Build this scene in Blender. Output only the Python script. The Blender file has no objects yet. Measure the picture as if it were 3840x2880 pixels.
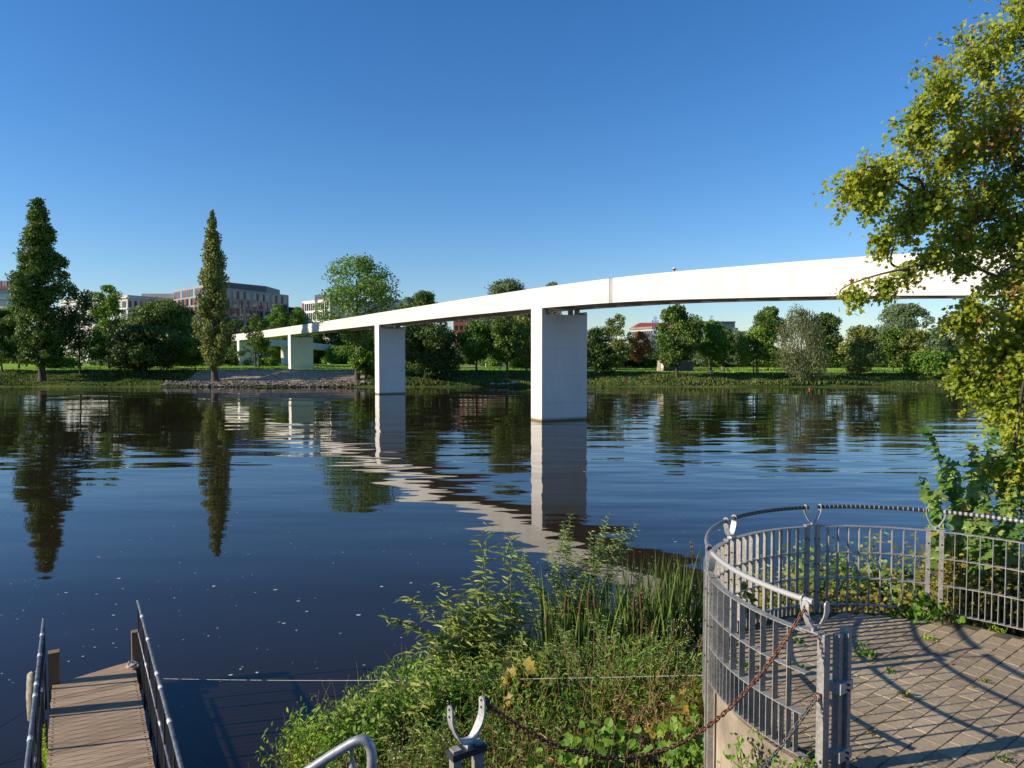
import bpy, math, random
import numpy as np
from mathutils import Vector
rng = np.random.default_rng(11)
random.seed(11)
R = math.radians
S = bpy.context.scene
COL = S.collection

# ------------------------------------------------------------------ camera model
FPX = 2660.0
CAM = np.array([0.0, 0.0, 6.4])          # water surface is z = 0
PITCH = math.atan(103 / FPX)
FWD = np.array([0, math.cos(PITCH), -math.sin(PITCH)])
UPV = np.array([0, math.sin(PITCH), math.cos(PITCH)])
RGT = np.array([1.0, 0, 0])

def ray(px, py):
    return FWD + RGT * ((px - 1920) / FPX) + UPV * ((1440 - py) / FPX)
def at(px, py, D):
    d = ray(px, py); return CAM + d * (D / d[1])
def onz(px, py, z):
    d = ray(px, py); return CAM + d * ((z - CAM[2]) / d[2])

cd = bpy.data.cameras.new('camera'); co = bpy.data.objects.new('camera', cd); COL.objects.link(co)
co.location = CAM; co.rotation_euler = (math.pi / 2 - PITCH, 0, 0)
cd.sensor_width = 36; cd.lens = 36 * FPX / 3840; cd.clip_start = 0.05; cd.clip_end = 9000
S.camera = co

# ------------------------------------------------------------------ light
EL, SX, SY = R(22), -0.975, -0.222
AZ = math.atan2(SX, SY)
SUN = Vector((math.cos(EL) * math.sin(AZ), math.cos(EL) * math.cos(AZ), math.sin(EL)))
w = bpy.data.worlds.new('World'); S.world = w; w.use_nodes = True
nt = w.node_tree
bg = nt.nodes['Background']
sk = nt.nodes.new('ShaderNodeTexSky'); sk.sky_type = 'NISHITA'; sk.sun_disc = False
sk.sun_elevation = EL; sk.sun_rotation = AZ % (2 * math.pi)
sk.altitude = 300; sk.air_density = 1.15; sk.dust_density = 0.15; sk.ozone_density = 3.0
hs = nt.nodes.new('ShaderNodeHueSaturation'); hs.inputs['Saturation'].default_value = 1.18
wb = nt.nodes.new('ShaderNodeMix'); wb.data_type = 'RGBA'; wb.blend_type = 'MULTIPLY'; wb.inputs[0].default_value = 1.0
wb.inputs[7].default_value = (0.86, 0.95, 1.16, 1)      # the camera's cool white balance
nt.links.new(sk.outputs[0], wb.inputs[6]); nt.links.new(wb.outputs[2], hs.inputs['Color']); nt.links.new(hs.outputs[0], bg.inputs[0]); bg.inputs[1].default_value = 0.096
ld = bpy.data.lights.new('sun', 'SUN'); ld.energy = 5.0; ld.angle = R(0.5); ld.color = (1, 0.88, 0.72)
lo = bpy.data.objects.new('sun', ld); COL.objects.link(lo)
lo.rotation_euler = SUN.to_track_quat('Z', 'Y').to_euler(); lo.location = SUN * 50
S.view_settings.view_transform = 'Standard'; S.view_settings.look = 'None'
S.view_settings.exposure = 0.52; S.view_settings.gamma = 1
S.render.engine = 'CYCLES'
S.cycles.use_denoising = True
S.cycles.max_bounces = 8; S.cycles.transparent_max_bounces = 8

# ------------------------------------------------------------------ materials
def newmat(name):
    m = bpy.data.materials.new(name); m.use_nodes = True
    n = m.node_tree.nodes; l = m.node_tree.links
    return m, n, l, n['Principled BSDF']
def N(n, t, **kw):
    o = n.new(t)
    for k, v in kw.items(): setattr(o, k, v)
    return o
def noise(n, l, scale, detail=4, rough=0.55, vec=None):
    o = n.new('ShaderNodeTexNoise'); o.inputs['Scale'].default_value = scale
    o.inputs['Detail'].default_value = detail; o.inputs['Roughness'].default_value = rough
    if vec is not None: l.new(vec, o.inputs['Vector'])
    return o
def ramp(n, l, src, stops):
    o = n.new('ShaderNodeValToRGB'); l.new(src, o.inputs[0])
    e = o.color_ramp.elements
    while len(e) < len(stops): e.new(0.5)
    for i, (p, c) in enumerate(stops):
        e[i].position = p; e[i].color = (*c, 1) if len(c) == 3 else c
    return o
def geopos(n):
    return n.new('ShaderNodeNewGeometry').outputs['Position']
def mapped(n, l, src, scale=(1, 1, 1), rot=(0, 0, 0)):
    o = n.new('ShaderNodeMapping'); l.new(src, o.inputs[0])
    o.inputs['Scale'].default_value = scale; o.inputs['Rotation'].default_value = rot
    return o.outputs[0]
def simple(name, col, rough=0.7, var=0.25, scale=6, metal=0, bump=0.0, bscale=40, stretch=(1, 1, 1), col2=None, spec=0.5):
    m, n, l, b = newmat(name)
    p = mapped(n, l, geopos(n), stretch)
    no = noise(n, l, scale, 6, 0.6, p)
    c2 = col2 or tuple(min(1, c * (1 + var)) for c in col)
    c1 = tuple(c * (1 - var) for c in col)
    r = ramp(n, l, no.outputs[0], [(0.3, c1), (0.72, c2)])
    l.new(r.outputs[0], b.inputs['Base Color'])
    b.inputs['Roughness'].default_value = rough; b.inputs['Metallic'].default_value = metal
    b.inputs['Specular IOR Level'].default_value = spec
    if bump:
        nb = noise(n, l, bscale, 5, 0.6, p)
        bp = n.new('ShaderNodeBump'); bp.inputs['Distance'].default_value = bump
        l.new(nb.outputs[0], bp.inputs['Height']); l.new(bp.outputs[0], b.inputs['Normal'])
    return m
def leafmat(name, cols, trans=0.4, scale=0.5, rough=0.55, odd=None, oddp=0.03):
    """cols: three colours, chosen per leaf and per clump"""
    m, n, l, b = newmat(name)
    g = n.new('ShaderNodeNewGeometry')
    no = noise(n, l, scale, 2, 0.5, g.outputs['Position'])
    ma = N(n, 'ShaderNodeMath', operation='MULTIPLY_ADD'); l.new(g.outputs['Random Per Island'], ma.inputs[0])
    ma.inputs[1].default_value = 0.55
    l.new(no.outputs[0], ma.inputs[2])
    stops = [(0.42, cols[0]), (0.75, cols[1]), (1.0, cols[2])]
    r = ramp(n, l, ma.outputs[0], stops)
    c = r.outputs[0]
    if odd:
        gt = N(n, 'ShaderNodeMath', operation='GREATER_THAN'); gt.inputs[1].default_value = 1 - oddp
        l.new(g.outputs['Random Per Island'], gt.inputs[0])
        mx = N(n, 'ShaderNodeMix', data_type='RGBA'); l.new(gt.outputs[0], mx.inputs[0])
        l.new(c, mx.inputs[6]); mx.inputs[7].default_value = (*odd, 1); c = mx.outputs[2]
    l.new(c, b.inputs['Base Color']); b.inputs['Roughness'].default_value = rough
    b.inputs['Specular IOR Level'].default_value = 0.35
    t = n.new('ShaderNodeBsdfTranslucent'); l.new(c, t.inputs[0])
    ms = n.new('ShaderNodeMixShader'); ms.inputs[0].default_value = trans
    l.new(b.outputs[0], ms.inputs[1]); l.new(t.outputs[0], ms.inputs[2])
    l.new(ms.outputs[0], n['Material Output'].inputs[0])
    return m

M = {}
def concrete(name, a, b_, board=False, rough=0.75):
    m, n, l, b = newmat(name)
    p = geopos(n)
    n1 = noise(n, l, 0.35, 6, 0.62, mapped(n, l, p, (1, 1, 0.55)))
    n2 = noise(n, l, 3.0, 5, 0.65, mapped(n, l, p, (1, 1, 0.25)))
    mx = N(n, 'ShaderNodeMix', data_type='FLOAT'); mx.inputs[0].default_value = 0.4
    l.new(n1.outputs[0], mx.inputs[2]); l.new(n2.outputs[0], mx.inputs[3])
    r = ramp(n, l, mx.outputs[0], [(0.3, a), (0.66, b_)])
    c = r.outputs[0]
    if board:   # pour joints and tie lines of the shuttering
        sx = n.new('ShaderNodeSeparateXYZ'); l.new(p, sx.inputs[0])
        di = N(n, 'ShaderNodeMath', operation='MULTIPLY_ADD'); l.new(sx.outputs[2], di.inputs[0]); di.inputs[1].default_value = 1 / 2.7; di.inputs[2].default_value = 0.35
        fr = N(n, 'ShaderNodeMath', operation='FRACT'); l.new(di.outputs[0], fr.inputs[0])
        lt = N(n, 'ShaderNodeMath', operation='LESS_THAN'); l.new(fr.outputs[0], lt.inputs[0]); lt.inputs[1].default_value = 0.018
        m2 = N(n, 'ShaderNodeMix', data_type='RGBA', blend_type='MULTIPLY')
        mm = N(n, 'ShaderNodeMath', operation='MULTIPLY'); l.new(lt.outputs[0], mm.inputs[0]); mm.inputs[1].default_value = 0.55
        l.new(mm.outputs[0], m2.inputs[0]); l.new(c, m2.inputs[6]); m2.inputs[7].default_value = (0.68, 0.67, 0.66, 1)
        # waterline algae band
        wl = n.new('ShaderNodeMapRange'); l.new(sx.outputs[2], wl.inputs[0])
        wl.inputs[1].default_value = 0.05; wl.inputs[2].default_value = 0.38; wl.inputs[3].default_value = 1; wl.inputs[4].default_value = 0
        m3 = N(n, 'ShaderNodeMix', data_type='RGBA'); l.new(wl.outputs[0], m3.inputs[0]); l.new(m2.outputs[2], m3.inputs[6]); m3.inputs[7].default_value = (0.16, 0.11, 0.04, 1)
        c = m3.outputs[2]
    l.new(c, b.inputs['Base Color']); b.inputs['Roughness'].default_value = rough
    nb = noise(n, l, 14, 6, 0.6, p)
    bp = n.new('ShaderNodeBump'); bp.inputs['Distance'].default_value = 0.01; bp.inputs['Strength'].default_value = 0.6
    l.new(nb.outputs[0], bp.inputs['Height']); l.new(bp.outputs[0], b.inputs['Normal'])
    return m
M['girder'] = concrete('girder_white', (0.50, 0.475, 0.425), (0.61, 0.585, 0.53))
def seams(m):      # vertical joints every few metres with a faint run of dirt from the top edge
    n, l = m.node_tree.nodes, m.node_tree.links; b = n['Principled BSDF']
    src = b.inputs['Base Color'].links[0].from_socket
    p = geopos(n); sx = n.new('ShaderNodeSeparateXYZ'); l.new(p, sx.inputs[0])
    no = noise(n, l, 0.9, 5, 0.7, mapped(n, l, p, (1, 1, 0.06)))
    st = n.new('ShaderNodeMapRange'); l.new(no.outputs[0], st.inputs[0]); st.inputs[1].default_value = 0.52; st.inputs[2].default_value = 0.78; st.inputs[4].default_value = 0.3
    a = N(n, 'ShaderNodeMath', operation='MULTIPLY'); l.new(sx.outputs[1], a.inputs[0]); a.inputs[1].default_value = 1 / 5.2
    f = N(n, 'ShaderNodeMath', operation='FRACT'); l.new(a.outputs[0], f.inputs[0])
    lt = N(n, 'ShaderNodeMath', operation='LESS_THAN'); l.new(f.outputs[0], lt.inputs[0]); lt.inputs[1].default_value = 0.008
    mu = N(n, 'ShaderNodeMath', operation='MULTIPLY_ADD'); l.new(lt.outputs[0], mu.inputs[0]); mu.inputs[1].default_value = 0.35; l.new(st.outputs[0], mu.inputs[2])
    mx = N(n, 'ShaderNodeMix', data_type='RGBA'); l.new(mu.outputs[0], mx.inputs[0]); l.new(src, mx.inputs[6]); mx.inputs[7].default_value = (0.27, 0.24, 0.20, 1)
    l.new(mx.outputs[2], b.inputs['Base Color'])
seams(M['girder'])
M['pier'] = concrete('pier_concrete', (0.61, 0.575, 0.52), (0.74, 0.70, 0.64), True)
M['soffit'] = concrete('soffit_concrete', (0.46, 0.41, 0.34), (0.62, 0.56, 0.48))
M['joint'] = simple('joint_steel', (0.34, 0.32, 0.31), 0.5, 0.3, 8, stretch=(1, 1, 0.1))
M['wallconc'] = simple('wall_concrete', (0.24, 0.19, 0.13), 0.9, 0.45, 2.2, bump=0.012, bscale=16, stretch=(1, 1, 0.6), col2=(0.42, 0.345, 0.25))

def galv(name, a, b_, rough=0.55, metal=0.55):
    m, n, l, b = newmat(name)
    p = geopos(n)
    vo = n.new('ShaderNodeTexVoronoi'); vo.inputs['Scale'].default_value = 60; l.new(p, vo.inputs['Vector'])
    n1 = noise(n, l, 7, 6, 0.65, mapped(n, l, p, (1, 1, 0.5)))
    sp = N(n, 'ShaderNodeMix', data_type='FLOAT'); sp.inputs[0].default_value = 0.25
    se = n.new('ShaderNodeSeparateColor'); l.new(vo.outputs['Color'], se.inputs[0])
    l.new(n1.outputs[0], sp.inputs[2]); l.new(se.outputs[0], sp.inputs[3])
    r = ramp(n, l, sp.outputs[0], [(0.3, a), (0.68, b_)])
    l.new(r.outputs[0], b.inputs['Base Color'])
    b.inputs['Metallic'].default_value = metal; b.inputs['Roughness'].default_value = rough
    return m
M['galv'] = galv('galvanised_steel', (0.19, 0.18, 0.16), (0.36, 0.345, 0.315), 0.5, 0.2)
M['galvlight'] = galv('galvanised_bracket', (0.30, 0.30, 0.295), (0.50, 0.49, 0.475), 0.42, 0.3)
M['darksteel'] = simple('dark_steel', (0.05, 0.055, 0.065), 0.45, 0.4, 12, metal=0.5)
M['jettypipe'] = simple('jetty_pipe', (0.11, 0.12, 0.14), 0.42, 0.45, 9, metal=0.4, col2=(0.22, 0.23, 0.25))
M['tape'] = simple('white_tape', (0.55, 0.55, 0.53), 0.7, 0.3, 30)
M['rust'] = simple('rusty_iron', (0.12, 0.045, 0.02), 0.85, 0.6, 55, bump=0.002, bscale=200, col2=(0.33, 0.13, 0.055))
M['darkchain'] = simple('weathered_chain', (0.09, 0.09, 0.09), 0.65, 0.5, 50, metal=0.4, col2=(0.26, 0.24, 0.21))
M['bolt'] = simple('bolt_dark', (0.035, 0.032, 0.03), 0.5, 0.3, 30, metal=0.4)
# striped handrail (black wrap, worn)
def striped():
    m, n, l, b = newmat('wrapped_tube')
    uv = n.new('ShaderNodeUVMap')
    sx = n.new('ShaderNodeSeparateXYZ'); l.new(uv.outputs[0], sx.inputs[0])
    no = noise(n, l, 5, 3, 0.6, geopos(n))
    a = N(n, 'ShaderNodeMath', operation='MULTIPLY_ADD'); l.new(no.outputs[0], a.inputs[0]); a.inputs[1].default_value = 0.03; l.new(sx.outputs[0], a.inputs[2])
    a2 = N(n, 'ShaderNodeMath', operation='MULTIPLY'); l.new(a.outputs[0], a2.inputs[0]); a2.inputs[1].default_value = 1 / 0.052
    fr = N(n, 'ShaderNodeMath', operation='FRACT'); l.new(a2.outputs[0], fr.inputs[0])
    lt = N(n, 'ShaderNodeMath', operation='LESS_THAN'); l.new(fr.outputs[0], lt.inputs[0]); l.new(sx.outputs[1], lt.inputs[1])
    mx = N(n, 'ShaderNodeMix', data_type='RGBA'); l.new(lt.outputs[0], mx.inputs[0])
    mx.inputs[6].default_value = (0.34, 0.335, 0.32, 1); mx.inputs[7].default_value = (0.02, 0.02, 0.022, 1)
    l.new(mx.outputs[2], b.inputs['Base Color']); b.inputs['Roughness'].default_value = 0.5
    return m
M['striped'] = striped()
M['tube'] = simple('rail_tube', (0.42, 0.42, 0.41), 0.45, 0.25, 20, metal=0.3)
def woodmat(name, a, b_, stretch, rot):
    m, n, l, b = newmat(name)
    g = n.new('ShaderNodeNewGeometry')
    p = mapped(n, l, g.outputs['Position'], stretch, (0, 0, rot))
    # mapping rotates after scaling, so rotate first
    p0 = mapped(n, l, g.outputs['Position'], (1, 1, 1), (0, 0, rot))
    p = mapped(n, l, p0, stretch)
    n1 = noise(n, l, 3, 8, 0.7, p); n2 = noise(n, l, 1.3, 3, 0.6, g.outputs['Position'])
    ad = N(n, 'ShaderNodeMath', operation='MULTIPLY_ADD'); l.new(g.outputs['Random Per Island'], ad.inputs[0]); ad.inputs[1].default_value = 0.28
    mx = N(n, 'ShaderNodeMix', data_type='FLOAT'); mx.inputs[0].default_value = 0.5
    l.new(n1.outputs[0], mx.inputs[2]); l.new(n2.outputs[0], mx.inputs[3]); l.new(mx.outputs[0], ad.inputs[2])
    r = ramp(n, l, ad.outputs[0], [(0.38, a), (0.85, b_)])
    l.new(r.outputs[0], b.inputs['Base Color']); b.inputs['Roughness'].default_value = 0.85
    bp = n.new('ShaderNodeBump'); bp.inputs['Distance'].default_value = 0.004; l.new(n1.outputs[0], bp.inputs['Height']); l.new(bp.outputs[0], b.inputs['Normal'])
    return m
JA = np.array([-0.5, 0.866]); JANG = math.atan2(0.5, 0.866)
M['wood'] = woodmat('jetty_planks', (0.22, 0.148, 0.086), (0.47, 0.335, 0.205), (1.2, 16, 1), -R(30))
M['post'] = woodmat('wet_wood', (0.10, 0.065, 0.03), (0.30, 0.21, 0.11), (14, 14, 1), 0)
def pavermat():
    m, n, l, b = newmat('paver_stone')
    g = n.new('ShaderNodeNewGeometry')
    n1 = noise(n, l, 22, 6, 0.65, g.outputs['Position']); n2 = noise(n, l, 1.1, 3, 0.5, g.outputs['Position'])
    ad = N(n, 'ShaderNodeMath', operation='MULTIPLY_ADD'); l.new(g.outputs['Random Per Island'], ad.inputs[0]); ad.inputs[1].default_value = 0.22
    mx = N(n, 'ShaderNodeMix', data_type='FLOAT'); mx.inputs[0].default_value = 0.55
    l.new(n1.outputs[0], mx.inputs[2]); l.new(n2.outputs[0], mx.inputs[3]); l.new(mx.outputs[0], ad.inputs[2])
    r = ramp(n, l, ad.outputs[0], [(0.3, (0.155, 0.117, 0.075)), (0.6, (0.32, 0.245, 0.15)), (0.88, (0.46, 0.36, 0.23))])
    l.new(r.outputs[0], b.inputs['Base Color']); b.inputs['Roughness'].default_value = 0.9
    bp = n.new('ShaderNodeBump'); bp.inputs['Distance'].default_value = 0.006; l.new(n1.outputs[0], bp.inputs['Height']); l.new(bp.outputs[0], b.inputs['Normal'])
    return m
M['paver'] = pavermat()
M['soil'] = simple('joint_soil', (0.05, 0.04, 0.025), 0.95, 0.5, 9, bump=0.01, bscale=60, col2=(0.13, 0.12, 0.05))
M['bank'] = simple('bank_soil', (0.06, 0.05, 0.03), 0.95, 0.5, 3, bump=0.03, bscale=20, col2=(0.11, 0.09, 0.045))
M['quay'] = concrete('quay_stone', (0.25, 0.23, 0.2), (0.38, 0.35, 0.31))
def grassmat():
    m, n, l, b = newmat('park_ground')
    p = geopos(n)
    n1 = noise(n, l, 0.06, 4, 0.6, mapped(n, l, p, (1, 2.2, 1))); n2 = noise(n, l, 1.2, 5, 0.7, p)
    mx = N(n, 'ShaderNodeMix', data_type='FLOAT'); mx.inputs[0].default_value = 0.4
    l.new(n1.outputs[0], mx.inputs[2]); l.new(n2.outputs[0], mx.inputs[3])
    r = ramp(n, l, mx.outputs[0], [(0.3, (0.13, 0.25, 0.02)), (0.52, (0.23, 0.39, 0.03)), (0.72, (0.32, 0.38, 0.05))])
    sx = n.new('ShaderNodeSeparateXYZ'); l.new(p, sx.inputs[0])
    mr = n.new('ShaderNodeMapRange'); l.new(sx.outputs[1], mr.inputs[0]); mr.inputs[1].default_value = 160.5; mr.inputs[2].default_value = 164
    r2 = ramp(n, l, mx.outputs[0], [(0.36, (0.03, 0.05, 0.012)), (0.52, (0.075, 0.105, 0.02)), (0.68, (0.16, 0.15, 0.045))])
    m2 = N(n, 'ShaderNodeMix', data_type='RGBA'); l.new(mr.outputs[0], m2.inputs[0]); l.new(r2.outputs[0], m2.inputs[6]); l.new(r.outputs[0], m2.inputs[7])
    l.new(m2.outputs[2], b.inputs['Base Color']); b.inputs['Roughness'].default_value = 0.95
    b.inputs['Specular IOR Level'].default_value = 0.1
    bp = n.new('ShaderNodeBump'); bp.inputs['Distance'].default_value = 0.25; l.new(n2.outputs[0], bp.inputs['Height']); l.new(bp.outputs[0], b.inputs['Normal'])
    return m
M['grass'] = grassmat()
M['path'] = simple('sandy_path', (0.33, 0.26, 0.2), 0.95, 0.2, 1.5)
M['gravel'] = simple('gravel_slope', (0.25, 0.19, 0.13), 0.95, 0.4, 1.6, bump=0.25, bscale=2.2, col2=(0.52, 0.42, 0.30))
M['stone'] = simple('riprap_stone', (0.085, 0.073, 0.06), 0.9, 0.5, 0.9, col2=(0.30, 0.26, 0.21))
M['bark'] = simple('bark', (0.075, 0.058, 0.042), 0.95, 0.45, 2, bump=0.03, bscale=8, stretch=(1, 1, 0.3))
M['birch'] = simple('birch_bark', (0.30, 0.28, 0.25), 0.9, 0.6, 3, stretch=(1, 1, 2))
M['branch'] = simple('maple_branch', (0.055, 0.04, 0.03), 0.9, 0.4, 20)

# leaf palettes
L_ = {}
L_['dark'] = leafmat('leaf_dark', [(0.036, 0.083, 0.011), (0.085, 0.157, 0.017), (0.170, 0.248, 0.030)], 0.28, 0.3)
L_['darker'] = leafmat('leaf_deep', [(0.026, 0.056, 0.011), (0.057, 0.104, 0.015), (0.113, 0.167, 0.023)], 0.25, 0.3)
L_['mid'] = leafmat('leaf_mid', [(0.056, 0.136, 0.014), (0.122, 0.249, 0.021), (0.226, 0.340, 0.035)], 0.32, 0.3)
L_['light'] = leafmat('leaf_light', [(0.087, 0.181, 0.020), (0.166, 0.286, 0.029), (0.267, 0.380, 0.046)], 0.36, 0.3)
L_['olive'] = leafmat('leaf_olive', [(0.081, 0.119, 0.022), (0.164, 0.203, 0.035), (0.277, 0.303, 0.056)], 0.3, 0.3)
L_['grey'] = leafmat('leaf_grey', [(0.074, 0.118, 0.049), (0.136, 0.196, 0.077), (0.217, 0.287, 0.121)], 0.3, 0.3)
L_['birch'] = leafmat('leaf_birch', [(0.06, 0.08, 0.025), (0.12, 0.145, 0.045), (0.2, 0.215, 0.08)], 0.32, 0.3)
L_['rust'] = leafmat('leaf_rust', [(0.180, 0.075, 0.022), (0.330, 0.140, 0.035), (0.440, 0.220, 0.060)], 0.4, 0.3)
L_['maple'] = leafmat('leaf_maple', [(0.135, 0.195, 0.010), (0.27, 0.33, 0.016), (0.42, 0.44, 0.035)], 0.45, 0.9, 0.45, (0.36, 0.14, 0.035), 0.02)
L_['poplar'] = leafmat('leaf_poplar', [(0.063, 0.140, 0.028), (0.140, 0.252, 0.042), (0.308, 0.392, 0.098)], 0.38, 2.5, 0.45, (0.4, 0.3, 0.04), 0.06)
L_['yellowing'] = leafmat('leaf_yellowing', [(0.078, 0.091, 0.013), (0.208, 0.195, 0.026), (0.468, 0.338, 0.046)], 0.38, 3, 0.55, (0.12, 0.06, 0.03), 0.08)
L_['willow'] = leafmat('leaf_willow', [(0.133, 0.199, 0.035), (0.255, 0.332, 0.056), (0.437, 0.470, 0.125)], 0.36, 2.5, 0.45)
L_['willowdark'] = leafmat('leaf_willow_dark', [(0.080, 0.144, 0.039), (0.169, 0.250, 0.064), (0.300, 0.383, 0.111)], 0.32, 2.5, 0.5, (0.18, 0.08, 0.03), 0.03)
L_['reed'] = leafmat('leaf_reed', [(0.048, 0.087, 0.018), (0.096, 0.161, 0.026), (0.192, 0.266, 0.052)], 0.25, 3, 0.45, (0.35, 0.33, 0.08), 0.04)
L_['fresh'] = leafmat('leaf_fresh', [(0.068, 0.162, 0.016), (0.135, 0.284, 0.024), (0.257, 0.419, 0.041)], 0.38, 2.5, 0.5)
L_['lawn'] = leafmat('leaf_lawn', [(0.12, 0.23, 0.02), (0.22, 0.38, 0.03), (0.33, 0.45, 0.05)], 0.3, 0.08, 0.8)
L_['dry'] = leafmat('leaf_dry', [(0.150, 0.105, 0.038), (0.300, 0.195, 0.075), (0.450, 0.330, 0.135)], 0.25, 3, 0.8, (0.10, 0.15, 0.02), 0.3)
L_['creeper'] = leafmat('leaf_creeper', [(0.208, 0.338, 0.016), (0.351, 0.520, 0.026), (0.494, 0.650, 0.052)], 0.42, 5, 0.5)
L_['bankgrass'] = leafmat('leaf_bankgrass', [(0.035, 0.07, 0.012), (0.085, 0.145, 0.022), (0.20, 0.21, 0.055)], 0.3, 0.12, 0.8)
M['stem'] = simple('green_stem', (0.14, 0.15, 0.04), 0.7, 0.4, 10)
M['drystem'] = simple('dry_stem', (0.22, 0.14, 0.06), 0.9, 0.4, 8)
M['cattail'] = simple('cattail_brown', (0.085, 0.035, 0.014), 0.95, 0.4, 40)
M['flower'] = simple('white_flower', (0.62, 0.58, 0.48), 0.8, 0.3, 20)

# ------------------------------------------------------------------ mesh building
ORG = {}
class MB:
    def __init__(s): s.V = []; s.F = []; s.n = 0; s.uv = None
    def add(s, V, *Fs):
        V = np.asarray(V, float).reshape(-1, 3)
        s.V.append(V)
        for F in Fs:
            F = np.asarray(F, int)
            if F.size: s.F.append(F + s.n)
        s.n += len(V)
    def box(s, c, size, rz=0.0, ax=None):
        h = np.array(size) / 2
        V = np.array([[x, y, z] for x in (-1, 1) for y in (-1, 1) for z in (-1, 1)]) * h
        if ax is not None: V = V @ np.array(ax)
        elif rz:
            cz, sz = math.cos(rz), math.sin(rz)
            V = np.column_stack([V[:, 0] * cz - V[:, 1] * sz, V[:, 0] * sz + V[:, 1] * cz, V[:, 2]])
        s.add(V + np.asarray(c), BOXF)
    def tube(s, P, r, k=8, cap=True):
        P = np.asarray(P, float); n = len(P)
        r = np.full(n, r) if np.isscalar(r) else np.asarray(r, float)
        T = np.gradient(P, axis=0); T /= np.linalg.norm(T, axis=1)[:, None] + 1e-12
        ref = np.array([0, 0, 1.0]) if abs(T[:, 2]).mean() < 0.8 else np.array([1.0, 0.1, 0])
        A = np.cross(T, ref); A /= np.linalg.norm(A, axis=1)[:, None] + 1e-12
        B = np.cross(T, A)
        a = np.linspace(0, 2 * np.pi, k, endpoint=False)
        V = P[:, None, :] + r[:, None, None] * (np.cos(a)[None, :, None] * A[:, None, :] + np.sin(a)[None, :, None] * B[:, None, :])
        i, j = np.meshgrid(np.arange(n - 1), np.arange(k), indexing='ij')
        jn = (j + 1) % k
        F = np.stack([i * k + j, i * k + jn, (i + 1) * k + jn, (i + 1) * k + j], -1).reshape(-1, 4)
        s.add(V.reshape(-1, 3), F)
        if cap and k > 2:
            o = s.n - n * k
            s.F.append(np.array([[o + q for q in range(k)]])); s.F.append(np.array([[o + (n - 1) * k + q for q in range(k - 1, -1, -1)]]))
    def prism(s, poly, z0, z1):
        poly = np.asarray(poly, float); k = len(poly)
        V = np.vstack([np.column_stack([poly, np.full(k, z0)]), np.column_stack([poly, np.full(k, z1)])])
        F = [[i, (i + 1) % k, k + (i + 1) % k, k + i] for i in range(k)]
        s.add(V, F)
        o = s.n - 2 * k
        s.F.append(np.array([[o + k + i for i in range(k)]])); s.F.append(np.array([[o + i for i in range(k - 1, -1, -1)]]))
BOXF = [[0, 1, 3, 2], [4, 6, 7, 5], [0, 4, 5, 1], [2, 3, 7, 6], [0, 2, 6, 4], [1, 5, 7, 3]]

def build(name, mb, mat, parent=None, smooth=False, org=None, uv=None):
    V = np.concatenate(mb.V); og = np.zeros(3)
    if parent is not None: og = ORG[parent.name]
    elif org is not None: og = np.asarray(org, float)
    V = V - og
    me = bpy.data.meshes.new(name)
    me.vertices.add(len(V)); me.vertices.foreach_set('co', V.astype(np.float32).ravel())
    lv = np.concatenate([f.ravel() for f in mb.F]).astype(np.int32)
    ls = []; c = 0
    for f in mb.F:
        k = f.shape[1]; ls.append(c + np.arange(len(f)) * k); c += f.size
    ls = np.concatenate(ls).astype(np.int32)
    me.loops.add(len(lv)); me.loops.foreach_set('vertex_index', lv)
    me.polygons.add(len(ls)); me.polygons.foreach_set('loop_start', ls)
    me.polygons.foreach_set('use_smooth', np.full(len(ls), bool(smooth)))
    if uv is not None:
        ul = me.uv_layers.new(name='UVMap'); ul.data.foreach_set('uv', np.asarray(uv)[lv].astype(np.float32).ravel())
    me.update(calc_edges=True); me.validate()
    if isinstance(mat, (list, tuple)):
        for m in mat: me.materials.append(m)
    else: me.materials.append(mat)
    o = bpy.data.objects.new(name, me); COL.objects.link(o)
    if parent is not None: o.parent = parent
    else: o.location = og
    ORG[o.name] = og
    return o
def thing(name, label, cat, loc, group=None):
    o = bpy.data.objects.new(name, None); COL.objects.link(o); o.location = loc
    o.empty_display_size = 0.2
    o['label'] = label; o['category'] = cat
    if group: o['group'] = group
    ORG[o.name] = np.asarray(loc, float); return o
def tag(o, label, cat, group=None, kind=None):
    o['label'] = label; o['category'] = cat
    if group: o['group'] = group
    if kind: o['kind'] = kind
    return o
def struct(o, label=None):
    o['kind'] = 'structure'; o['category'] = o.name.split('.')[0].replace('_', ' ')
    if label: o['label'] = label
    return o

def unit(v): return v / (np.linalg.norm(v, axis=-1, keepdims=True) + 1e-12)
def rdir(n): return unit(rng.normal(size=(n, 3)))
LEAF = {
 'quad': (np.array([[0, 0, 0], [.5, .5, .06], [1, 0, 0], [.5, -.5, .06]]), [[0, 1, 2, 3]]),
 'lance': (np.array([[0, 0, 0], [.3, .5, .08], [.62, .42, .05], [1, 0, -.10], [.62, -.42, .05], [.3, -.5, .08], [.45, 0, 0]]), [[0, 1, 6], [1, 2, 6], [2, 3, 6], [3, 4, 6], [4, 5, 6], [5, 0, 6]]),
 'maple': (np.array([[0, 0, 0], [.05, .42, .05], [.38, .30, .03], [.5, .56, .09], [.68, .2, .03], [1, 0, -.08], [.68, -.2, .03], [.5, -.56, .09], [.38, -.30, .03], [.05, -.42, .05], [.4, 0, 0]]),
           [[i, (i + 1), 10] for i in range(9)] + [[9, 0, 10]]),
 'round': (np.array([[0, 0, 0], [.1, .42, .08], [.5, .5, .1], [.85, .3, .03], [1, 0, -.06], [.85, -.3, .03], [.5, -.5, .1], [.1, -.42, .08], [.45, 0, 0]]),
           [[i, (i + 1), 8] for i in range(7)] + [[7, 0, 8]]),
}
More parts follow.
